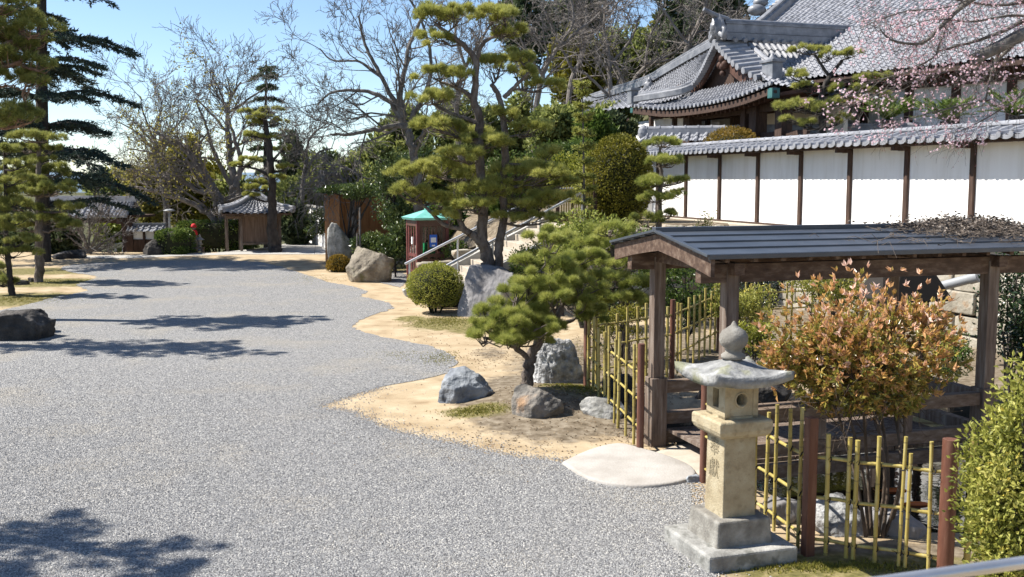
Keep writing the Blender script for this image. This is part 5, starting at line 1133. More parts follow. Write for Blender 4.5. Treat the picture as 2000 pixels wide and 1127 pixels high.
def bushy(name, label, c, rx, ry, rz, n, L, mat_, seed, blobs=14, cat='shrub', group=None, W=.5, droop=0.0, trunk=None, core=False, rr=.42, flat=1.0):
    """loose leafy mass: clumps of leaves spread through the volume, gaps between"""
    rng = rs(seed); c = np.asarray(c, float); bd = sph(blobs, rng)*rng.uniform(.35, .85, (blobs, 1)); bc = c + bd*[rx, ry, rz]; br_ = rng.uniform(.65, 1.2, blobs)*rr
    k = rng.integers(0, blobs, n); d = sph(n, rng); u = rng.random(n)**.4
    pos = bc[k] + d*(u*br_[k])[:, None]*[rx, ry, rz*flat]
    base = np.array([c[0], c[1], float(terrain(np.array(c[0]), np.array(c[1])))-.03]) if trunk is None else np.asarray(trunk, float)
    t = T(name, label, cat, base, group); mb = MB()
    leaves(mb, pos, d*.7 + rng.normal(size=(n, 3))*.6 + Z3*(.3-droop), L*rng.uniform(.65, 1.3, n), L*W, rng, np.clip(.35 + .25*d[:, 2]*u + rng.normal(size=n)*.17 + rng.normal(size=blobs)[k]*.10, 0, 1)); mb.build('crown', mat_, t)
    mb = MB(); h = c[2]-base[2]
    top = c + Z3*rz*.2; A = samp([base, base*.6 + top*.4 + rng.normal(size=3)*rx*.06, top], 8); r0 = max(.02, .05*max(rx, rz)); tube(mb, A, np.linspace(r0, r0*.35, 8), 7)
    for b in bc:
        s = A[rng.integers(2, 7)]; tube(mb, samp([s, (s+b)/2 - Z3*rz*.06 + rng.normal(size=3)*rx*.05, b], 5), np.linspace(r0*.45, r0*.12, 5), 5)
    mb.build('trunk', M['bark_dark'] if trunk is None else M['bark_grey'], t, smooth=True)
    return t

def grow(out, p, d, L, r, lvl, rng, up=.10, wig=.22, kids=(3, 5), ratio=.62, ang=(.45, .95), n=4):
    pts, rad = [p], [r]; dirs = [d]
    for i in range(n):
        d = d + Vector(rng.normal(size=3))*wig + Vector((0, 0, up)); d.normalize(); p = p + d*(L/n); pts.append(p); rad.append(r*(1-.55*(i+1)/n)); dirs.append(d)
    for i in range(n): out.append((pts[i], pts[i+1], rad[i], rad[i+1]))
    if lvl == 0: return
    for k in range(rng.integers(kids[0], kids[1]+1)):
        i = int(rng.integers(1, n+1)); ax = dirs[i].cross(Vector(rng.normal(size=3))); ax.normalize()
        from mathutils import Quaternion
        dd = Quaternion(ax, float(rng.uniform(*ang))) @ dirs[i]
        grow(out, pts[i], dd, L*ratio*float(rng.uniform(.7, 1.2)), rad[i]*.68, lvl-1, rng, up, wig, kids, ratio, ang, n)
def bare_tree(name, label, D, limbs, seed, lvl=3, L0=1.6, mat_=None, per=1.0, up=.10, minr=.006, cat='bare tree', group=None, leaf=None, zbase=None, ratio=.62, wig=.22, sidek=(3, 5), dep=.5):
    rng = rs(seed); mb = MB(); first = True; out = []
    for li, lb in enumerate(limbs):
        pts = [P(q[0], q[1], D + (q[3] if len(q) > 3 else 0)) for q in lb]
        if first:
            b = pts[0]; b[2] = float(terrain(np.array(b[0]), np.array(b[1])))-.1 if zbase is None else zbase; t = T(name, label, cat, b, group); first = False
        R_ = [q[2] for q in lb]; A = samp(pts, len(pts)*5); RR = np.interp(np.linspace(0, 1, len(A)), np.linspace(0, 1, len(R_)), R_)
        tube(mb, A + rng.normal(size=A.shape)*RR[:, None]*.25, RR, 8)
        L_ = np.linalg.norm(np.diff(A, axis=0), axis=1).sum(); k = max(2, int(L_*per)); start = .35 if li == 0 else .12
        for f in np.linspace(start, 1.0, k):
            i = min(len(A)-2, int(f*(len(A)-1))); tan = Vector(unit(A[i+1]-A[i])); ax = tan.cross(Vector(rng.normal(size=3))); ax.normalize()
            from mathutils import Quaternion
            d = Quaternion(ax, float(rng.uniform(.4, 1.1))) @ tan; d.y *= dep/.5*.8; grow(out, Vector(A[i]), d.normalized(), L0*float(rng.uniform(.7, 1.25)), max(minr*2.2, RR[i]*.5), lvl, rng, up, wig, sidek, ratio)
    S0 = np.array([o[0][:] for o in out]); S1 = np.array([o[1][:] for o in out]); Q0 = np.maximum(minr, [o[2] for o in out]); Q1 = np.maximum(minr*.8, [o[3] for o in out])
    segs(mb, S0, S1, Q0, Q1, 3); mb.build('trunk', mat_ or M['bark_grey'], t, smooth=False)
    if leaf:
        m_, cnt, L = leaf; k = rng.integers(0, len(S1), cnt//7); pos = np.repeat(S1[k], 7, 0) + rng.normal(size=(len(k)*7, 3))*L*1.4; cb = MB(); leaves(cb, pos, rng.normal(size=pos.shape), L, L*.6, rng); cb.build('leaves', m_, t)
    return t
def fir(name, label, px, pyb, pyt, D, r0, wtop, wbot, seed, mats, L=.34, lean=0, group=None, dens=1.0, droop=.35, clear=.12, step=.62):
    rng = rs(seed); b = P(px, pyb, D); tp = P(px+lean, pyt, D); b[2] = float(terrain(np.array(b[0]), np.array(b[1])))-.1; H = tp[2]-b[2]; t = T(name, label, 'conifer', b, group); mb = MB()
    A = samp([b, (b+tp)/2 + rng.normal(size=3)*.05, tp], 20); tube(mb, A, np.linspace(r0, r0*.18, 20), 10); Pn, Dn, Rn = [], [], []; z = clear
    while z < .995:
        w_ = wbot + (wtop-wbot)*z; R_ = w_*rng.uniform(.55, 1.1)
        for k in range(rng.integers(2, 4)):
            a = rng.random()*6.283; s = A[int(z*19)]; e = s + np.array([math.cos(a)*R_, math.sin(a)*R_, -R_*droop*rng.uniform(.1, 1.2)]); md = (s+e)/2 + Z3*R_*.12
            B = samp([s, md, e], 9); tube(mb, B, np.linspace(r0*.22, .012, 9), 5); side = unit(np.cross(e-s, Z3))
            for q in range(int(7*R_*dens)+3):
                f = rng.random()**.8*.9+.1; o = np.array([np.interp(f, np.linspace(0, 1, 9), B[:, j]) for j in range(3)]); sg = 1 if q % 2 else -1
                tl = R_*.36*(1.12-f)*rng.uniform(.5, 1.2)+.1; td = unit(unit(e-s)*.75 + side*sg*.8 + Z3*rng.normal()*.14 - Z3*.06); n = max(4, int(tl*16)); fr = np.linspace(.05, 1, n)[:, None]
                tp_ = o + td*tl*fr - Z3*.12*tl*fr**2; segs(mb, o[None], tp_[-1:], [.012], [.005], 3)
                Pn.append(np.repeat(tp_, 3, 0)); Dn.append(np.repeat(td[None], n*3, 0)*.7 + rng.normal(size=(n*3, 3))*[.7, .7, .4]); Rn.append(np.clip(rng.normal(.42, .2, n*3), 0, 1))
        z += rng.uniform(.6, 1.4)*step/H
    mb.build('trunk', mats[0], t, smooth=True); Pn, Dn, Rn = map(np.concatenate, (Pn, Dn, Rn)); cb = MB(); leaves(cb, Pn, Dn, L*rng.uniform(.6, 1.2, len(Pn)), L*.24, rng, Rn, fold=.1, curl=.1); cb.build('crown', mats[1], t); return t
# ------------------------------------------------------------------ pines of the garden
NP = (M['bark_pine'], M['n_front'])
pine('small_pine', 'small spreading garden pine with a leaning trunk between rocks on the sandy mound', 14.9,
     [[(1030,762,.10),(1032,720,.082),(1040,690,.075),(1058,655,.065,.1),(1085,625,.05,.15),(1100,585,.04,.3),(1085,545,.035,.2),(1072,500,.025,.1)], [(1036,705,.05),(1015,685,.04,-.1),(985,668,.03,-.25),(945,660,.02,-.4)], [(1058,655,.04,.1),(1110,628,.03,.3),(1150,612,.02,.5)]],
     [(1072,462,100,52,.1),(1120,500,120,46,.5),(1052,512,110,46,-.1),(1140,535,120,46,.6),(1010,562,110,44,-.3),(1072,570,120,46,-.4),(1125,590,120,46,.3),(985,612,130,42,-.2),(1050,625,120,40,-.45),(950,655,110,40,-.5),(1020,655,110,44,-.3),(1060,640,120,40,.3),(980,640,110,40,-.3),(1130,560,110,46,.2),(1090,525,110,46,.1),(1008,662,100,34,-.6),(1155,612,90,34,.5),(1005,605,110,40,-.2),(1050,592,100,38,.1),(960,632,90,34,-.4),(1100,545,90,40,-.3)],
     51, NP, dens=800, m=16, NL_=.10, NW=.0055, twr=.025, big=1.7, padk=1.12)
pine('garden_pine', 'bushy layered pine directly behind the small garden pine, left of the bridge roof', 18.6,
     [[(1222,650,.10),(1218,600,.08),(1205,540,.06),(1195,480,.04),(1190,450,.03)]],
     [(1190,445,90,36),(1160,470,100,36),(1215,478,110,38),(1175,510,120,38,-.4),(1235,515,90,34),(1190,548,130,38,-.3),(1245,555,80,32),(1210,585,120,36,-.4),(1160,580,90,34,-.2),(1250,590,70,30)],
     52, NP, dens=520, m=13, NL_=.10, NW=.006, twr=.028, big=1.5, padk=1.2)
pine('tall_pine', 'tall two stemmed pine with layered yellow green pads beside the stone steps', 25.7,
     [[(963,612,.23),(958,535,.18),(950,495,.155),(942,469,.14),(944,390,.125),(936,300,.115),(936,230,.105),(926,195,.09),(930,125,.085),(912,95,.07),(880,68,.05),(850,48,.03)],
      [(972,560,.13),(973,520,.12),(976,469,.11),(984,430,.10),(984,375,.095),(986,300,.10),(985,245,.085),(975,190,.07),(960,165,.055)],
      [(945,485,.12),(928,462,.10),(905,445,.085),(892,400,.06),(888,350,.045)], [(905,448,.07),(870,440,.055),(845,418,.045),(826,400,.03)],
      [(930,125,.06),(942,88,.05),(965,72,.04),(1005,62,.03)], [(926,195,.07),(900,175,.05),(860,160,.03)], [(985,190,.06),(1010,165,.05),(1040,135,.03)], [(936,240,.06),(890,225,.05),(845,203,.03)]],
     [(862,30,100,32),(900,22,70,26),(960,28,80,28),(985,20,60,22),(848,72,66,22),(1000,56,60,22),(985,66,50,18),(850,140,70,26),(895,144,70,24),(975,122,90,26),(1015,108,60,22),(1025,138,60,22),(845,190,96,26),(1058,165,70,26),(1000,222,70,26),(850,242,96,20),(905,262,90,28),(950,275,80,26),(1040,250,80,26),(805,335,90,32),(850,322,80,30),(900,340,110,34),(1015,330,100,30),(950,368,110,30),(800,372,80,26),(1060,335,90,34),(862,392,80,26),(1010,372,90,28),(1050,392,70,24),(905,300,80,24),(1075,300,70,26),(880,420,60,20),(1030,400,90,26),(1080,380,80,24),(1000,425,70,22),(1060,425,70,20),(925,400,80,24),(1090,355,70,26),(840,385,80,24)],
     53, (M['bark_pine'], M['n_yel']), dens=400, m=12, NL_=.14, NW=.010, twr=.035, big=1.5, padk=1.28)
pine('layered_pine', 'cloud pruned pine in tiers at the left end of the plaster wall', 27.2,
     [[(1292,448,.09),(1288,400,.07),(1293,350,.055),(1288,310,.045),(1290,285,.03)]],
     [(1292,277,84,26,0),(1292,315,98,26,0),(1290,354,108,26,0),(1282,385,80,26,-.2),(1324,376,46,22,.2),(1262,424,76,28,-.3),(1306,416,52,26,-.1),(1330,350,30,16,.1)],
     54, NP, dens=460, m=12, NL_=.11, NW=.009, twr=.03, big=2.0, dscale=.15)
pine('wall_pine', 'cloud pruned pine rising behind the plaster wall before the main hall', 28.8,
     [[(1608,268,.11),(1606,235,.10),(1602,205,.085),(1612,165,.07),(1626,142,.06),(1645,118,.04)], [(1620,150,.05),(1600,120,.04),(1590,105,.03)], [(1604,215,.06),(1640,195,.045),(1680,180,.03)]],
     [(1580,97,84,22),(1622,104,50,18),(1662,104,60,20),(1550,146,60,22),(1572,166,52,18),(1562,204,100,30),(1600,212,60,22),(1700,152,90,16),(1655,170,70,24),(1690,182,90,28),(1650,196,70,24),(1572,238,56,22),(1540,232,40,18),(1640,232,70,20)],
     55, (M['bark_dark'], M['n_yel']), dens=380, m=11, NL_=.12, NW=.010, twr=.035, big=1.5)
pine('straight_pine', 'straight young pine with flat tiers at the left of the court, second from the edge', 32.8,
     [[(75,551,.15),(77,500,.13),(76,420,.11),(75,340,.085),(77,275,.05)]],
     [(72,268,86,20),(98,290,50,16),(40,285,50,16),(100,332,76,22),(46,338,70,20),(112,366,80,22),(60,372,80,22),(40,400,70,22),(118,402,70,20),(70,424,90,22),(120,436,70,20),(40,440,70,20),(85,312,60,18),(60,352,70,18)],
     56, (M['bark_pine'], M['n_olive']), dens=300, m=10, NL_=.15, NW=.013, twr=.04, padk=1.25)
pine('leaning_pine', 'thin slightly leaning pine nearest the left edge of the court', 29.0,
     [[(24,577,.10),(20,545,.085),(13,480,.075),(12,400,.06),(10,330,.05),(8,285,.035)]],
     [(5,292,70,20),(35,320,60,20),(-10,330,70,20),(30,352,70,20),(0,372,80,22),(35,392,60,20),(-15,405,70,20),(30,428,70,20),(-5,445,70,22),(40,468,60,20),(30,492,76,24),(0,520,60,24),(-20,545,80,24)],
     57, (M['bark_dark'], M['n_olive']), dens=300, m=10, NL_=.14, NW=.012, twr=.035, padk=1.25)
pine('red_pine', 'large red barked pine reaching in from the upper left edge', 24.2,
     [[(-150,690,.26),(-130,450,.22),(-90,260,.18),(-50,150,.14),(-5,100,.10),(40,75,.05)], [(-90,260,.10),(-40,255,.08),(10,228,.06),(50,215,.03)], [(-60,165,.09),(-10,140,.06),(40,120,.04)], [(-70,200,.09),(-60,90,.08),(-30,20,.06),(20,-10,.04)]],
     [(25,35,110,50),(75,48,70,34),(5,75,90,40),(60,80,70,30),(30,112,110,40),(75,125,50,26),(10,150,90,34),(50,150,70,28),(-20,110,90,40),(20,222,110,34),(58,228,60,24),(-20,240,90,34),(-10,0,110,40),(-60,60,120,60),(-90,140,120,50),(-70,-40,140,60),(40,-30,110,40)],
     58, (M['bark_red'], M['n_olive']), dens=300, m=10, NL_=.15, NW=.011, twr=.05, padk=1.3)
pine('shrine_pine', 'tall pine with sparse flat tiers in front of the little shrine', 46.5,
     [[(538,496,.33),(533,460,.25),(532,410,.21),(530,350,.18),(527,300,.15),(520,250,.12),(512,215,.08)], [(530,345,.09),(505,332,.06),(480,325,.04)], [(528,318,.07),(545,300,.05),(552,290,.03)]],
     [(530,214,50,12),(490,218,50,12),(510,228,70,12),(502,240,44,12),(545,236,36,12),(484,262,54,14),(530,268,40,14),(466,322,44,12),(490,312,50,14),(505,355,44,12),(500,365,60,12),(550,290,44,16),(555,325,40,16),(490,380,40,10),(540,345,40,14)],
     59, (M['bark_dark'], M['n_yel']), dens=380, m=9, NL_=.13, NW=.018, twr=.045)
pine('shade_pine', 'pine left of the camera whose shadow falls on the near gravel', 9.6,
     [[(-950,1100,.14),(-950,600,.12),(-940,200,.10),(-900,-250,.06)]],
     [(-820,-200,240,70),(-700,-140,220,70,-.4),(-950,-120,260,80),(-800,-60,280,80,.3),(-640,-30,240,60,-.5),(-900,20,260,80,-.8),(-740,50,250,70,.2),(-1000,60,280,80,.3),(-860,110,300,70,-.6),(-1050,-40,260,70)],
     60, (M['bark_pine'], M['n_olive']), dens=150, m=8, NL_=.15, NW=.012, twr=.04)
pine('shade_pine', 'pine beyond the left edge whose shadow crosses the middle of the gravel', 20.5,
     [[(-330,700,.22),(-320,400,.19),(-300,150,.15),(-290,-30,.09)]],
     [(-280,-50,140,40),(-180,-10,140,40,.3),(-380,0,140,44,-.4),(-250,45,170,44,.5),(-130,60,120,36,-.3),(-340,80,150,40,.2),(-210,105,160,40,-.6),(-440,90,140,40),(-70,30,100,34,.2),(-100,110,120,36,.1),(-300,140,140,40,.7),(-150,20,120,34,-.8),(-60,80,100,34,.6),(-230,-90,120,36,.2),(-120,-60,110,34,-.5),(-480,40,120,40,.3),(-160,150,120,34,.4)],
     64, (M['bark_pine'], M['n_olive']), dens=170, m=9, NL_=.15, NW=.012, twr=.045)
fir('dark_fir', 'tall dark fir with long drooping boughs behind the left pines', 84, 516, -420, 41.0, .32, 2.6, 4.4, 65, (M['bark_dark'], M['n_fir']), L=.20, droop=.18, clear=.19, dens=1.6, step=.36)
fir('far_conifer', 'slim dark conifer rising behind the shrine pine', 520, 470, 118, 60.0, .20, .75, 1.7, 62, (M['bark_dark'], M['l_fardark']), L=.22, dens=1.8, droop=.3, clear=.25, step=.34)
fir('slender_conifer', 'slender yellow green conifer with a bare stem near the head of the steps', 1142, 446, 152, 26.6, .055, .12, .34, 63, (M['bark_grey'], M['n_yel']), L=.11, lean=-5, dens=3, droop=-.8, clear=.36, step=.075)

# ------------------------------------------------------------------ clipped and loose shrubs
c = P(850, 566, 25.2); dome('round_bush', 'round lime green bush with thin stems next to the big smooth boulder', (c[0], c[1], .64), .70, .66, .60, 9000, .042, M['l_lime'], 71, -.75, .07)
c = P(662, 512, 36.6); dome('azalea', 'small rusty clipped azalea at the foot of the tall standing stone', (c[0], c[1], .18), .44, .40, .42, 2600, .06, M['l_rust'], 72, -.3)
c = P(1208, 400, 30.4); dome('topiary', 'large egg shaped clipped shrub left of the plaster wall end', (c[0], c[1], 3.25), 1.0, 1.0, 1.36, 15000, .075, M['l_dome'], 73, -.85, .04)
c = P(1428, 300, 34.0); dome('azalea', 'wide rusty clipped dome showing above the plaster wall coping', (c[0], c[1], 3.55), 1.25, 1.1, 1.45, 9000, .07, M['l_rust'], 74, -.2, .05)
c = P(338, 473, 45.4); dome('hedge', 'squared clipped hedge beside the gate wall', (c[0], c[1]+.3, .45), .68, .95, .62, 6000, .09, M['l_green'], 75, -.9, .04, cat='hedge', square=.42)
c = P(420, 470, 49.5); dome('hedge', 'low dark hedge running behind the red capped statue', (c[0], c[1]+.3, .55), 2.0, .6, .75, 6000, .10, M['l_green'], 76, -.9, .08, cat='hedge', square=.5)
c = P(905, 488, 31.2); bushy('green_bush', 'fresh green bush between the telephone booth and the steps', (c[0], c[1], .75), .75, .6, .65, 3600, .085, M['l_green'], 77, 16)
c = P(945, 512, 26.3); bushy('green_bush', 'small green bush beside the tall pine trunk base', (c[0]-.05, c[1], .55), .3, .3, .45, 1200, .07, M['l_green'], 78, 8)
cam_ = [('camellia', 'glossy camellia bush with pale highlights behind the booth, right at its roof', 770, 390, 36.0, 1.1, 1.0, 1.5), ('camellia', 'low camellia bush directly left of the booth door', 772, 478, 34.4, .75, .6, .75), ('camellia', 'camellia bush filling the gap behind the tan boulder', 735, 484, 36.5, .9, .6, .55),
        ('camellia', 'spreading evergreen branches hanging before the orange boarded store', 690, 372, 38.0, 1.6, .9, .28), ('camellia', 'evergreen shrub overhanging the white board fence', 640, 432, 42.0, 1.2, .8, .55)]
for i, (nm, lb, px, py, D, a, b, h) in enumerate(cam_): c = P(px, py, D); bushy(nm, lb, c, a, b, h, 3200, .12, M['l_camel'], 80+i, 18, W=.55)
c = P(722, 478, 35.2); t = T('support_pole', 'thin pale wooden pole standing behind the standing stone', 'pole', (c[0]-.3, c[1], 0)); mb = MB(); p = P(703, 520, 35.0); tube(mb, [np.array([p[0], p[1], 0]), P(703, 405, 35.0)], [.05, .035], 8); mb.build('pole', M['bark_grey'], t)
mb = MB(); tube(mb, [np.array([p[0]-.12, p[1], 0]), P(698, 455, 35.0)], [.04, .03], 8); mb.build('prop', M['bark_grey'], t)
sh = [('dark_shrub', 'glossy dark evergreen right of the bridge post', 1985, 620, 14.2, .75, .7, 1.0, 'l_gloss', .075, 4200), ('dark_shrub', 'dark evergreen between the bridge roof and the stone wall', 1480, 555, 20.3, 1.0, .6, .65, 'l_gloss', .07, 2200),
      ('leafy_shrub', 'leafy green shrub behind the left bridge post', 1345, 570, 19.6, .85, .6, .75, 'l_green', .07, 3600), ('leafy_shrub', 'leafy green shrub behind the fence under the bridge roof', 1440, 600, 19.0, .7, .5, .6, 'l_lime2', .06, 2600),
      ('light_shrub', 'light green shrub against the stone wall behind the bronze leaves', 1625, 555, 18.0, 1.0, .6, .6, 'l_lime2', .06, 4200), ('low_shrub', 'low olive shrub with bare twigs inside the fence corner', 1215, 628, 17.0, .55, .5, .35, 'l_dome', .05, 2200),
      ('low_shrub', 'small tufted shrub by the pond behind the lantern jewel', 1470, 660, 15.5, .4, .35, .3, 'l_lime', .06, 1100), ('garden_shrub', 'dense green shrub below the layered pine', 1290, 500, 23.5, 1.2, .8, .7, 'l_green', .08, 3600),
      ('garden_shrub', 'dark green shrub between the bushy pine and the terrace wall', 1140, 480, 22.6, 1.3, .8, .65, 'n_front', .09, 4200), ('garden_shrub', 'low green shrub under the bushy pine', 1165, 600, 19.6, .7, .5, .45, 'l_gloss', .06, 1800),
      ('terrace_shrub', 'yellow green shrub on the terrace behind the bamboo gate', 1140, 335, 33.0, 1.4, 1.0, .9, 'l_lime', .11, 3600), ('terrace_shrub', 'green shrub on the terrace left of the bamboo gate', 1040, 350, 34.0, 1.6, 1.0, 1.1, 'l_green', .11, 4200),
      ('terrace_shrub', 'clipped green shrub left of the egg shaped topiary', 1120, 300, 35.0, 1.3, 1.0, .6, 'l_green', .1, 3600), ('side_shrub', 'mossy green shrub in the right distance of the pond', 1860, 690, 14.9, .4, .35, .28, 'l_green', .05, 1400),
      ('step_shrub', 'small green shrub hiding the near side of the stone steps, nearer the pine trunks', 1030, 510, 24.9, .55, .4, .42, 'l_green', .07, 1800), ('step_shrub', 'yellow green shrub hiding the near side of the stone steps, farther right', 1100, 480, 24.6, .7, .45, .5, 'l_lime', .07, 2200), ('weed_plant', 'thin yellow weed growing in front of the plaster wall sill', 1378, 432, 27.5, .28, .2, .35, 'l_lime2', .06, 260)]
for i, (nm, lb, px, py, D, a, b, h, mm, L, n) in enumerate(sh): c = P(px, py, D); bushy(nm, lb, c, a, b, h, n, L, M[mm], 90+i, 16)
# cycads behind the wall
for i, (px, py, D, lb) in enumerate(((1735, 222, 27.6, 'dark green cycad fronds above the plaster wall, left of the blossoms'), (1985, 214, 23.2, 'cycad fronds above the plaster wall at the right edge'), (1850, 225, 25.6, 'cycad fronds behind the drooping blossoms'))):
    c = P(px, py+12, D); rng = rs(110+i); t = T('cycad', lb, 'cycad', (c[0], c[1], 2.05)); mb = MB(); tube(mb, [np.array([c[0], c[1], 2.0]), c], [.2, .17], 10); mb.build('trunk', M['bark_dark'], t, smooth=True); mb = MB(); Pn, Dn = [], []
    for k in range(34):
        a = rng.random()*6.283; e = np.array([math.cos(a), math.sin(a), rng.uniform(.25, 1.3)]); e /= np.linalg.norm(e); B = samp([c, c + e*.45, c + e*.85 - Z3*.12], 22); side = unit(np.cross(e, Z3))
        for s in (-1, 1): Pn.append(B); Dn.append(np.tile(side*s*.8 + e*.6 + Z3*.15, (22, 1)))
    leaves(mb, np.concatenate(Pn), np.concatenate(Dn), .19, .018, rng, fold=.0); mb.build('fronds', M['l_green'], t)
# right front bush
c = P(2014, 935, 7.3); bushy('front_bush', 'yellow tipped green bush filling the lower right edge in front of the fence', (c[0], c[1], 1.02), .60, .55, 1.05, 15000, .050, M['l_lime2'], 120, 60, W=.5, rr=.33)

# ------------------------------------------------------------------ bronze leaved shrub by the pond
rng = rs(130); b0 = G(1712, 1046); SB = np.array([b0[0], b0[1], -.1]); cc = P(1678, 668, 9.75)
t = T('bronze_shrub', 'bronze and orange leaved shrub with several bare stems behind the nearest fence', 'shrub', SB, None); mb = MB(); tips = []
out = []
for k in range(7):
    a = -1.0 + k*.33; top = cc + np.array([math.sin(a)*.75, rng.uniform(-.5, .5), -.35 + .25*rng.random()]); A = samp([SB + np.array([(k-3)*.03, rng.normal()*.03, 0]), SB + np.array([(k-3)*.05 + math.sin(a)*.1, rng.normal()*.06, .75]), top*.6 + (SB+Z3*1.2)*.4, top], 14)
    tube(mb, A, np.linspace(.019, .009, 14), 7)
    for f in (6, 8, 9, 10, 11, 12, 13):
        for q in range(2): d = Vector(unit(A[f]-A[f-1])) + Vector(rng.normal(size=3))*.75; d.z += .05; grow(out, Vector(A[f]), d.normalized(), float(rng.uniform(.26, .42)), .008, 2, rng, .06, .2, (3, 4), .72, (.4, .9), 3)
S0 = np.array([o[0][:] for o in out]); S1 = np.array([o[1][:] for o in out]); segs(mb, S0, S1, np.maximum(.0022, [o[2]*.8 for o in out]), np.maximum(.0018, [o[3]*.8 for o in out]), 4); mb.build('stem', M['stem_b'], t, smooth=True)
E = np.array([1.0, .85, .70]); tip = S1[rng.random(len(S1)) < .9]; k = ((tip-cc)/E); tip = tip[(k**2).sum(1) < 1.08]
ex = cc + sph(560, rng)*E*rng.uniform(.40, 1.04, (560, 1))*(1+.06*np.sin(np.arange(560)*2.4))[:, None]; tip = np.concatenate([tip, ex]); n = 5; D0 = unit(tip-cc+rng.normal(size=tip.shape)*.35) + Z3*.75
Pn = np.repeat(tip, n, 0); Dn = np.repeat(D0, n, 0) + rng.normal(size=Pn.shape)*.6
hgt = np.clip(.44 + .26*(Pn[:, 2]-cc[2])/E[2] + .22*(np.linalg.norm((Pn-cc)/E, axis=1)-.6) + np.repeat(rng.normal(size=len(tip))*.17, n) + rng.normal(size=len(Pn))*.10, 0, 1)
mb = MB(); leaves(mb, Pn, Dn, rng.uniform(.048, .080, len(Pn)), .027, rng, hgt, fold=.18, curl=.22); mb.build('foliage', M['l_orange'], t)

# ------------------------------------------------------------------ cherry tree reaching in at the upper right
rng = rs(140); CD = 15.5; tb = np.array([10.2, 16.2, .3]); t = T('cherry_tree', 'flowering cherry with pale pink blossom reaching in from the upper right', 'cherry tree', tb); mb = MB()
lim = [([tb, tb + np.array([-.2, -.2, 2.2]), P(2150, 10, CD), P(2010, 62, CD-.2), P(1950, 92, CD-.3), P(1900, 116, CD-.4)], [.2, .17, .14, .105, .095, .085]), ([P(2060, 30, CD), P(1950, -20, CD), P(1890, 5, CD-.2), P(1850, 40, CD-.3), P(1815, 75, CD-.4), P(1790, 86, CD-.4), P(1740, 78, CD-.5), P(1718, 55, CD-.5)], [.07, .05, .04, .032, .028, .02, .014, .008]),
       ([P(1990, 75, CD), P(1930, 135, CD-.2), P(1890, 160, CD-.3)], [.035, .022, .012]), ([P(1955, 95, CD), P(1940, 130, CD), P(1925, 195, CD-.1)], [.03, .02, .01]), ([P(1860, 30, CD), P(1835, 85, CD), P(1825, 110, CD), P(1770, 140, CD), P(1700, 160, CD)], [.02, .016, .013, .01, .006]), ([P(2040, 20, CD+.3), P(1960, 60, CD+.4), P(1900, 82, CD+.4), P(1830, 100, CD+.3)], [.04, .03, .022, .012]),
       ([P(1935, 195, CD), P(1880, 205, CD), P(1800, 225, CD-.1), P(1760, 235, CD)], [.014, .01, .008, .005]), ([P(1850, 140, CD), P(1760, 165, CD), P(1690, 195, CD), P(1640, 215, CD)], [.012, .01, .008, .005]), ([P(2060, 120, CD), P(1990, 190, CD), P(1900, 245, CD), P(1850, 262, CD)], [.02, .012, .008, .004]), ([P(2020, 0, CD+.5), P(1940, 10, CD+.5), P(1800, -10, CD+.4), P(1700, 0, CD+.3)], [.03, .02, .014, .008]), ([P(2040, -40, CD-.2), P(1950, -30, CD-.2), P(1860, 12, CD-.3), P(1760, 24, CD-.3), P(1680, 55, CD-.4)], [.03, .02, .013, .009, .005]), ([P(2060, 40, CD+.2), P(1980, 30, CD+.2), P(1900, 42, CD), P(1820, 38, CD), P(1750, 62, CD)], [.03, .02, .013, .009, .005])]
out = []; from mathutils import Quaternion
for pts, rad in lim:
    A = samp(pts, len(pts)*5); RR = np.interp(np.linspace(0, 1, len(A)), np.linspace(0, 1, len(rad)), rad); tube(mb, A, RR, 8)
    for i in range(3 if len(pts) > 5 else 1, len(A)-1):
        if A[i][2] < 4.1 and len(pts) > 5 and pts[0] is tb: continue
        for q in range(2):
            d = Vector(unit(A[i+1]-A[i])) + Vector(rng.normal(size=3))*[.9, .5, .8] if False else Vector(unit(A[i+1]-A[i]) + rng.normal(size=3)*[.8, .5, .8]); grow(out, Vector(A[i]), d.normalized(), float(rng.uniform(.3, .6)), .005, 1, rng, -.07, .2, (2, 4), .7, (.4, .9), 4)
S0 = np.array([o[0][:] for o in out]); S1 = np.array([o[1][:] for o in out]); segs(mb, S0, S1, np.maximum(.0022, [o[2]*.8 for o in out]), np.maximum(.0018, [o[3]*.8 for o in out]), 3); mb.build('trunk', M['bark_grey'], t, smooth=True)
ok = S1[rng.random(len(S1)) < .066]; K = np.repeat(ok, 5, 0) + rng.normal(size=(len(ok)*5, 3))*.045
Pn = np.repeat(K, 7, 0); mb = MB(); leaves(mb, Pn, rng.normal(size=Pn.shape), .022, .021, rng, fold=.1); mb.build('blossom', M['petal'], t)
ok = S1[rng.random(len(S1)) < .08]; Pn = np.repeat(ok, 3, 0) + rng.normal(size=(len(ok)*3, 3))*.03; mb = MB(); leaves(mb, Pn, rng.normal(size=Pn.shape) - Z3*.5, .022, .010, rng, fold=.3); mb.build('buds', M['bud'], t)
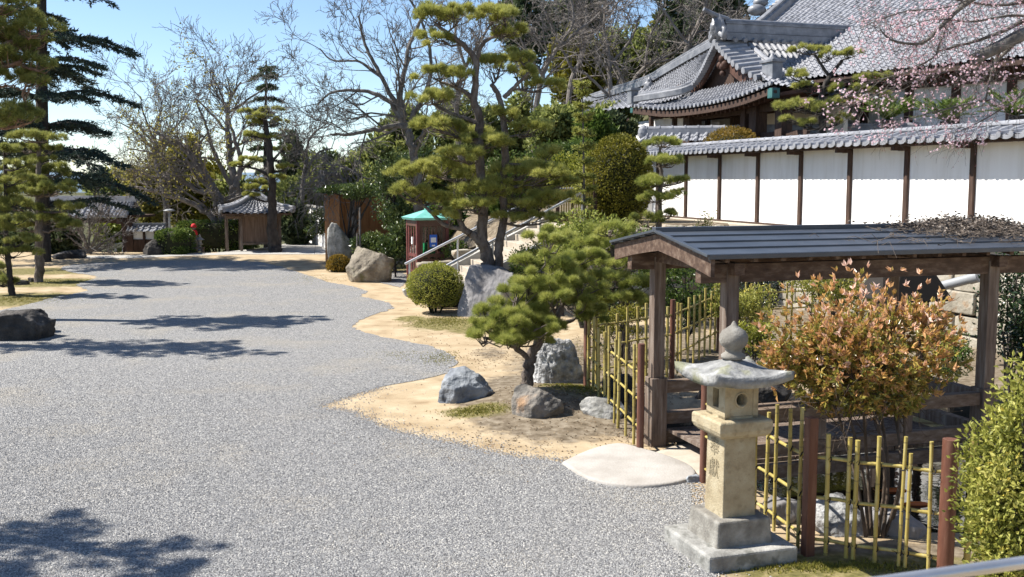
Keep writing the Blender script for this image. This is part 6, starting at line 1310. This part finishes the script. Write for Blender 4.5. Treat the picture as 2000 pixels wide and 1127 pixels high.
# ------------------------------------------------------------------ bare trees
g_ = None
bare_tree('bare_cherry', 'big leafless cherry spreading left of the tall pine against the sky', 35.5,
  [[(812,470,.19),(818,400,.17),(812,330,.15),(800,270,.13),(790,235,.11),(782,180,.09),(800,90,.06),(835,10,.04)], [(792,245,.10),(755,195,.08),(710,178,.06),(650,180,.04),(620,205,.025)], [(790,230,.09),(745,150,.07),(715,90,.05),(700,30,.03)], [(815,330,.11),(790,250,.10),(740,252,.08),(690,262,.06),(645,262,.04)], [(800,240,.08),(840,150,.06),(830,60,.045),(790,-20,.03)], [(745,150,.05),(700,120,.04),(650,118,.03),(625,95,.02)]],
  201, 4, 1.8, per=1.5, up=.06, minr=.008, sidek=(2, 4))
bare_tree('leaning_cherry', 'old dark cherry leaning left over the red capped statue', 50.6,
  [[(452,496,.40),(446,450,.34),(432,400,.28),(405,350,.20),(370,300,.13),(330,270,.08),(290,255,.05)], [(446,455,.2),(410,420,.16),(370,395,.13),(320,378,.10),(262,365,.06)], [(440,420,.2),(455,370,.16),(470,320,.12),(455,260,.08),(440,200,.05)], [(420,375,.14),(380,370,.10),(340,330,.07),(300,300,.05),(250,290,.03)], [(455,370,.12),(420,300,.09),(400,240,.06),(380,190,.04)], [(370,300,.08),(350,340,.06),(300,345,.05),(255,330,.03)]],
  202, 4, 2.0, per=1.4, up=.04, minr=.010, mat_=M['twig'], sidek=(2, 4), leaf=(M['l_faryel'], 1700, .15))
bare_tree('bare_tree', 'leafless tree with a rounded twig crown above the leaning cherry', 56.0, [[(470,440,.26),(458,360,.22),(448,300,.18),(444,240,.12),(448,200,.08),(470,160,.04)], [(445,260,.08),(415,225,.06),(385,195,.04)], [(446,230,.08),(430,180,.05),(415,150,.03)], [(448,220,.08),(490,190,.05),(520,170,.03)]], 203, 3, 2.2, per=1.1, minr=.012)
bare_tree('bare_tree', 'pale leafless tree at the left of the leaning cherry, below the sky', 58.0, [[(330,450,.2),(320,380,.16),(305,310,.12),(302,260,.08),(318,210,.04)], [(305,300,.08),(270,260,.05),(235,240,.03)], [(304,280,.07),(280,220,.05),(275,190,.03)], [(306,290,.07),(350,240,.05),(370,215,.03)]], 204, 3, 2.1, per=1.1, minr=.012)
bare_tree('bare_bush', 'grey many stemmed bare bush in front of the gate', 45.5, [[(172,506,.10),(170,480,.08),(160,455,.06),(140,430,.04)], [(172,500,.07),(185,465,.05),(205,440,.035),(230,425,.02)], [(170,490,.07),(175,450,.05),(172,420,.03)], [(172,495,.06),(200,475,.05),(235,455,.03)], [(170,490,.06),(145,470,.04),(115,450,.03)]], 205, 3, 1.0, per=3.0, minr=.010, mat_=M['twig'])
bare_tree('weeping_tree', 'bare weeping branches hanging over the orange boarded store', 40.0, [[(690,500,.12),(690,430,.10),(684,380,.08),(665,345,.06),(640,340,.04),(610,350,.02)], [(684,375,.05),(650,365,.04),(620,372,.02)], [(686,372,.05),(700,345,.04),(670,325,.03),(640,322,.02)]], 206, 2, 1.3, per=4.0, up=-.16, minr=.010, mat_=M['twig'])
bare_tree('bare_tree', 'thin leafless tree standing right of the shrine before the far evergreens', 52.0, [[(596,440,.14),(590,380,.11),(598,320,.08),(605,270,.05),(640,240,.03)], [(592,350,.06),(620,300,.05),(650,290,.03)], [(598,320,.06),(570,280,.04),(556,262,.03)]], 207, 3, 1.7, per=1.2, minr=.011)
hb = [('leafless hillside tree with a forked trunk right of the tall pine', 1050, 330, [(1045,240),(1060,150),(1090,95),(1150,45),(1200,0)], [(1062,150),(1035,110),(1010,60),(1000,0)], [(1090,95),(1120,40),(1110,-20)]),
      ('leafless hillside tree with a pale straight trunk above the slender conifer', 1196, 330, [(1194,250),(1192,180),(1190,110),(1180,50),(1185,-10)], [(1192,190),(1150,150),(1110,130)], [(1190,130),(1230,80),(1250,30)]),
      ('leafless hillside tree with a long limb arching over the hall roof', 1180, 340, [(1200,260),(1225,180),(1260,130),(1320,100),(1360,50)], [(1225,180),(1200,120),(1170,90)], [(1260,130),(1270,70),(1300,20)]),
      ('leafless hillside tree with fine twigs at the top centre', 1130, 330, [(1110,200),(1140,90),(1130,20),(1150,-40)], [(1140,90),(1180,40),(1220,-10)], [(1120,140),(1080,60),(1060,10)]),
      ('leafless hillside tree with fine twigs near the gable ridge', 1330, 250, [(1330,160),(1345,90),(1370,30),(1390,-30)], [(1345,90),(1310,40),(1280,0)], [(1345,100),(1385,70),(1410,40)]),
      ('leafless hillside tree half hidden behind the tall pine crown', 905, 400, [(900,300),(890,210),(910,130),(950,60),(990,0)], [(890,210),(860,160),(850,110)], [(910,130),(890,70),(900,10)])]
for i, (lb, bx, by, *ls) in enumerate(hb):
    D = 50 + 2.5*(i % 4); L_ = [[(bx, by, .17)] + [(x, y, .15-.03*k) for k, (x, y) in enumerate(ls[0])]] + [[(x, y, .08-.02*k) for k, (x, y) in enumerate(q)] for q in ls[1:]]
    bare_tree('bare_tree', lb, D, [[(x, y, max(.03, r)) for x, y, r in q] for q in L_], 210+i, 4, 2.4, per=1.1, up=.05, minr=.011, sidek=(2, 4), mat_=M['twig'])

# ------------------------------------------------------------------ background evergreens
def far_tree(label, px, pyt, pyb, wpx, D, m_, seed, n=3600, L=.26, blobs=26, nm='evergreen_tree', W=.55):
    r = m_px(D); a = P(px, (pyt+pyb)/2, D); gz_ = float(terrain(np.array(a[0]), np.array(a[1])))
    return bushy(nm, label, a, wpx*r/2, wpx*r*.42, (pyb-pyt)*r/2, n, L, M[m_], seed, blobs, cat='tree', W=W, rr=.36, trunk=(a[0], a[1], gz_-.1))
bgs = [('rounded evergreen behind the shrine roof at its right', 590, 300, 470, 130, 57, 'l_far'), ('evergreen with light green top behind the white board fence', 640, 300, 440, 120, 60, 'l_far'), ('dark evergreen standing close behind the right wall of the shrine', 580, 395, 490, 70, 52, 'l_fardark'), ('narrow evergreen with a ragged top right of the far conifer', 575, 255, 400, 50, 66, 'l_fardark'),
       ('evergreen between the store roof and the big bare cherry', 720, 285, 400, 150, 50, 'l_far'), ('glossy evergreen right behind the copper booth roof', 830, 300, 430, 130, 42, 'l_camel'), ('grey green hillside tree left of the tall pine', 780, 205, 350, 130, 60, 'l_far'), ('dense hillside evergreen behind the tall pine stem', 900, 180, 360, 150, 56, 'l_far'), ('olive hillside tree behind the tall pine at its right', 1010, 190, 340, 150, 58, 'l_far'), ('dark hillside evergreen at the top centre of the wood', 1030, -30, 140, 140, 72, 'l_fardark'),
       ('dark cedar crown left of the main hall ridge', 1405, -60, 110, 120, 60, 'l_fardark'), ('dark cedar crown above the gable', 1330, -40, 130, 130, 66, 'l_fardark'), ('olive hillside tree above the entrance hall wing', 1230, 40, 220, 170, 62, 'l_far'), ('yellowish hillside tree above the slender conifer', 1140, 60, 240, 150, 60, 'l_dome'), ('dark hillside evergreen at the foot of the wing roof', 1190, 190, 330, 160, 48, 'l_far'), ('dense dark evergreen beneath the wing eave', 1200, 225, 310, 90, 43, 'l_fardark'), ('pale olive hillside tree behind the gable pendant', 1290, 10, 180, 150, 68, 'l_dome'), ('dark wood edge tree right of the tall pine top', 1110, -40, 130, 150, 75, 'l_fardark'),
       ('leafy hillside tree closing the gap above the stair rails', 1090, 190, 320, 130, 44, 'l_far'), ('small green tree behind the slender conifer stem', 1165, 215, 330, 90, 41, 'l_green'), ('bushy evergreen on the rise left of the booth', 850, 390, 470, 110, 38, 'l_green'), ('green terrace tree behind the stair rails', 980, 330, 420, 130, 37, 'l_green'),
       ('yellow green tree filling the gap beyond the gate', 236, 415, 500, 110, 66, 'l_bamboo'), ('yellow leaved tree behind the leaning cherry limbs', 300, 300, 460, 130, 60, 'l_faryel'), ('olive tree behind the leaning cherry trunk', 400, 320, 480, 150, 62, 'l_dome'), ('olive tree left of the shrine roof', 470, 330, 470, 110, 60, 'l_far'), ('pale yellow tree below the bare crowns', 350, 260, 400, 90, 66, 'l_faryel'), ('dark bush left of the bare bush beyond the fir', 110, 440, 508, 80, 46, 'l_fardark'), ('dark bush low at the left edge behind the pines', 20, 440, 510, 110, 48, 'l_fardark'), ('grey green tree above the gate roof', 215, 330, 420, 110, 70, 'l_far')]
for i, (lb, px, a, b, w_, D, m_) in enumerate(bgs): far_tree(lb, px, a, b, w_, D, m_, 300+i, n=5600 if D < 64 else 4800, L=.20+.0022*D)
# thin ground plants: mossy tufts and dry leaves on the beds
rng = rs(400); A = []
for px, py, sx, sy, n in ((870,628,.7,.9,900),(930,812,.4,.22,500),(1130,778,.45,.5,700),(1600,1108,.8,.12,900),(40,585,1.4,1.0,1200),(100,550,1.5,.8,900),(740,525,1.0,1.0,500),(860,700,.35,.7,420),(780,695,.5,.5,120),(600,545,1.2,1.2,260),(1180,700,.6,2,700)):
    c = G(px, py); A.append(c + np.stack([rng.normal(size=n)*sx*.55, rng.normal(size=n)*sy*.55, np.zeros(n)], 1))
A = np.concatenate(A); A[:, 2] = terrain(A[:, 0], A[:, 1]); mb = MB(); needles(mb, A, np.tile(Z3, (len(A), 1)), .035, .006, 5, .6, rng); tag(mb.build('grass', M['moss'], None), 'short mossy grass tufts on the planting beds', None, kind='stuff')
A = []
for px, py, sx, sy, n in ((1090,800,.55,.5,700),(1180,720,.9,2.2,900),(1330,720,1.2,1.6,900),(960,700,.4,.6,260),(1250,850,.3,.35,260),(900,850,1.0,.8,240),(1050,870,.8,.4,160),(820,660,.6,2.5,200)):
    c = G(px, py); A.append(c + np.stack([rng.normal(size=n)*sx, rng.normal(size=n)*sy, np.zeros(n)], 1))
A = np.concatenate(A); A[:, 2] = terrain(A[:, 0], A[:, 1])+.006; mb = MB(); leaves(mb, A, rng.normal(size=A.shape)*[1, 1, .15], .035, .018, rng, fold=.2); tag(mb.build('fallen_leaves', M['litter'], None), 'dry fallen leaves and needles on the soil beds', None, kind='stuff')
# fish in the pond
for i, (px, py, lb) in enumerate(((1745, 958, 'orange fish under the fence rail, farther of the two'), (1790, 985, 'orange fish under the fence rail, nearer of the two'))):
    c = G(px, py, -.415); t = T('carp', lb, 'fish', c); mb = MB(); V, F = ico(3); mb.add(c + V*[.16, .04, .035], F); mb.build('body', M['koi'], t, smooth=True); mb = MB(); mb.add([c + np.array([-.15, 0, .0]), c + np.array([-.24, .04, .01]), c + np.array([-.24, -.04, .01])], [0, 1, 2]); mb.build('tail_fin', M['koi'], t)
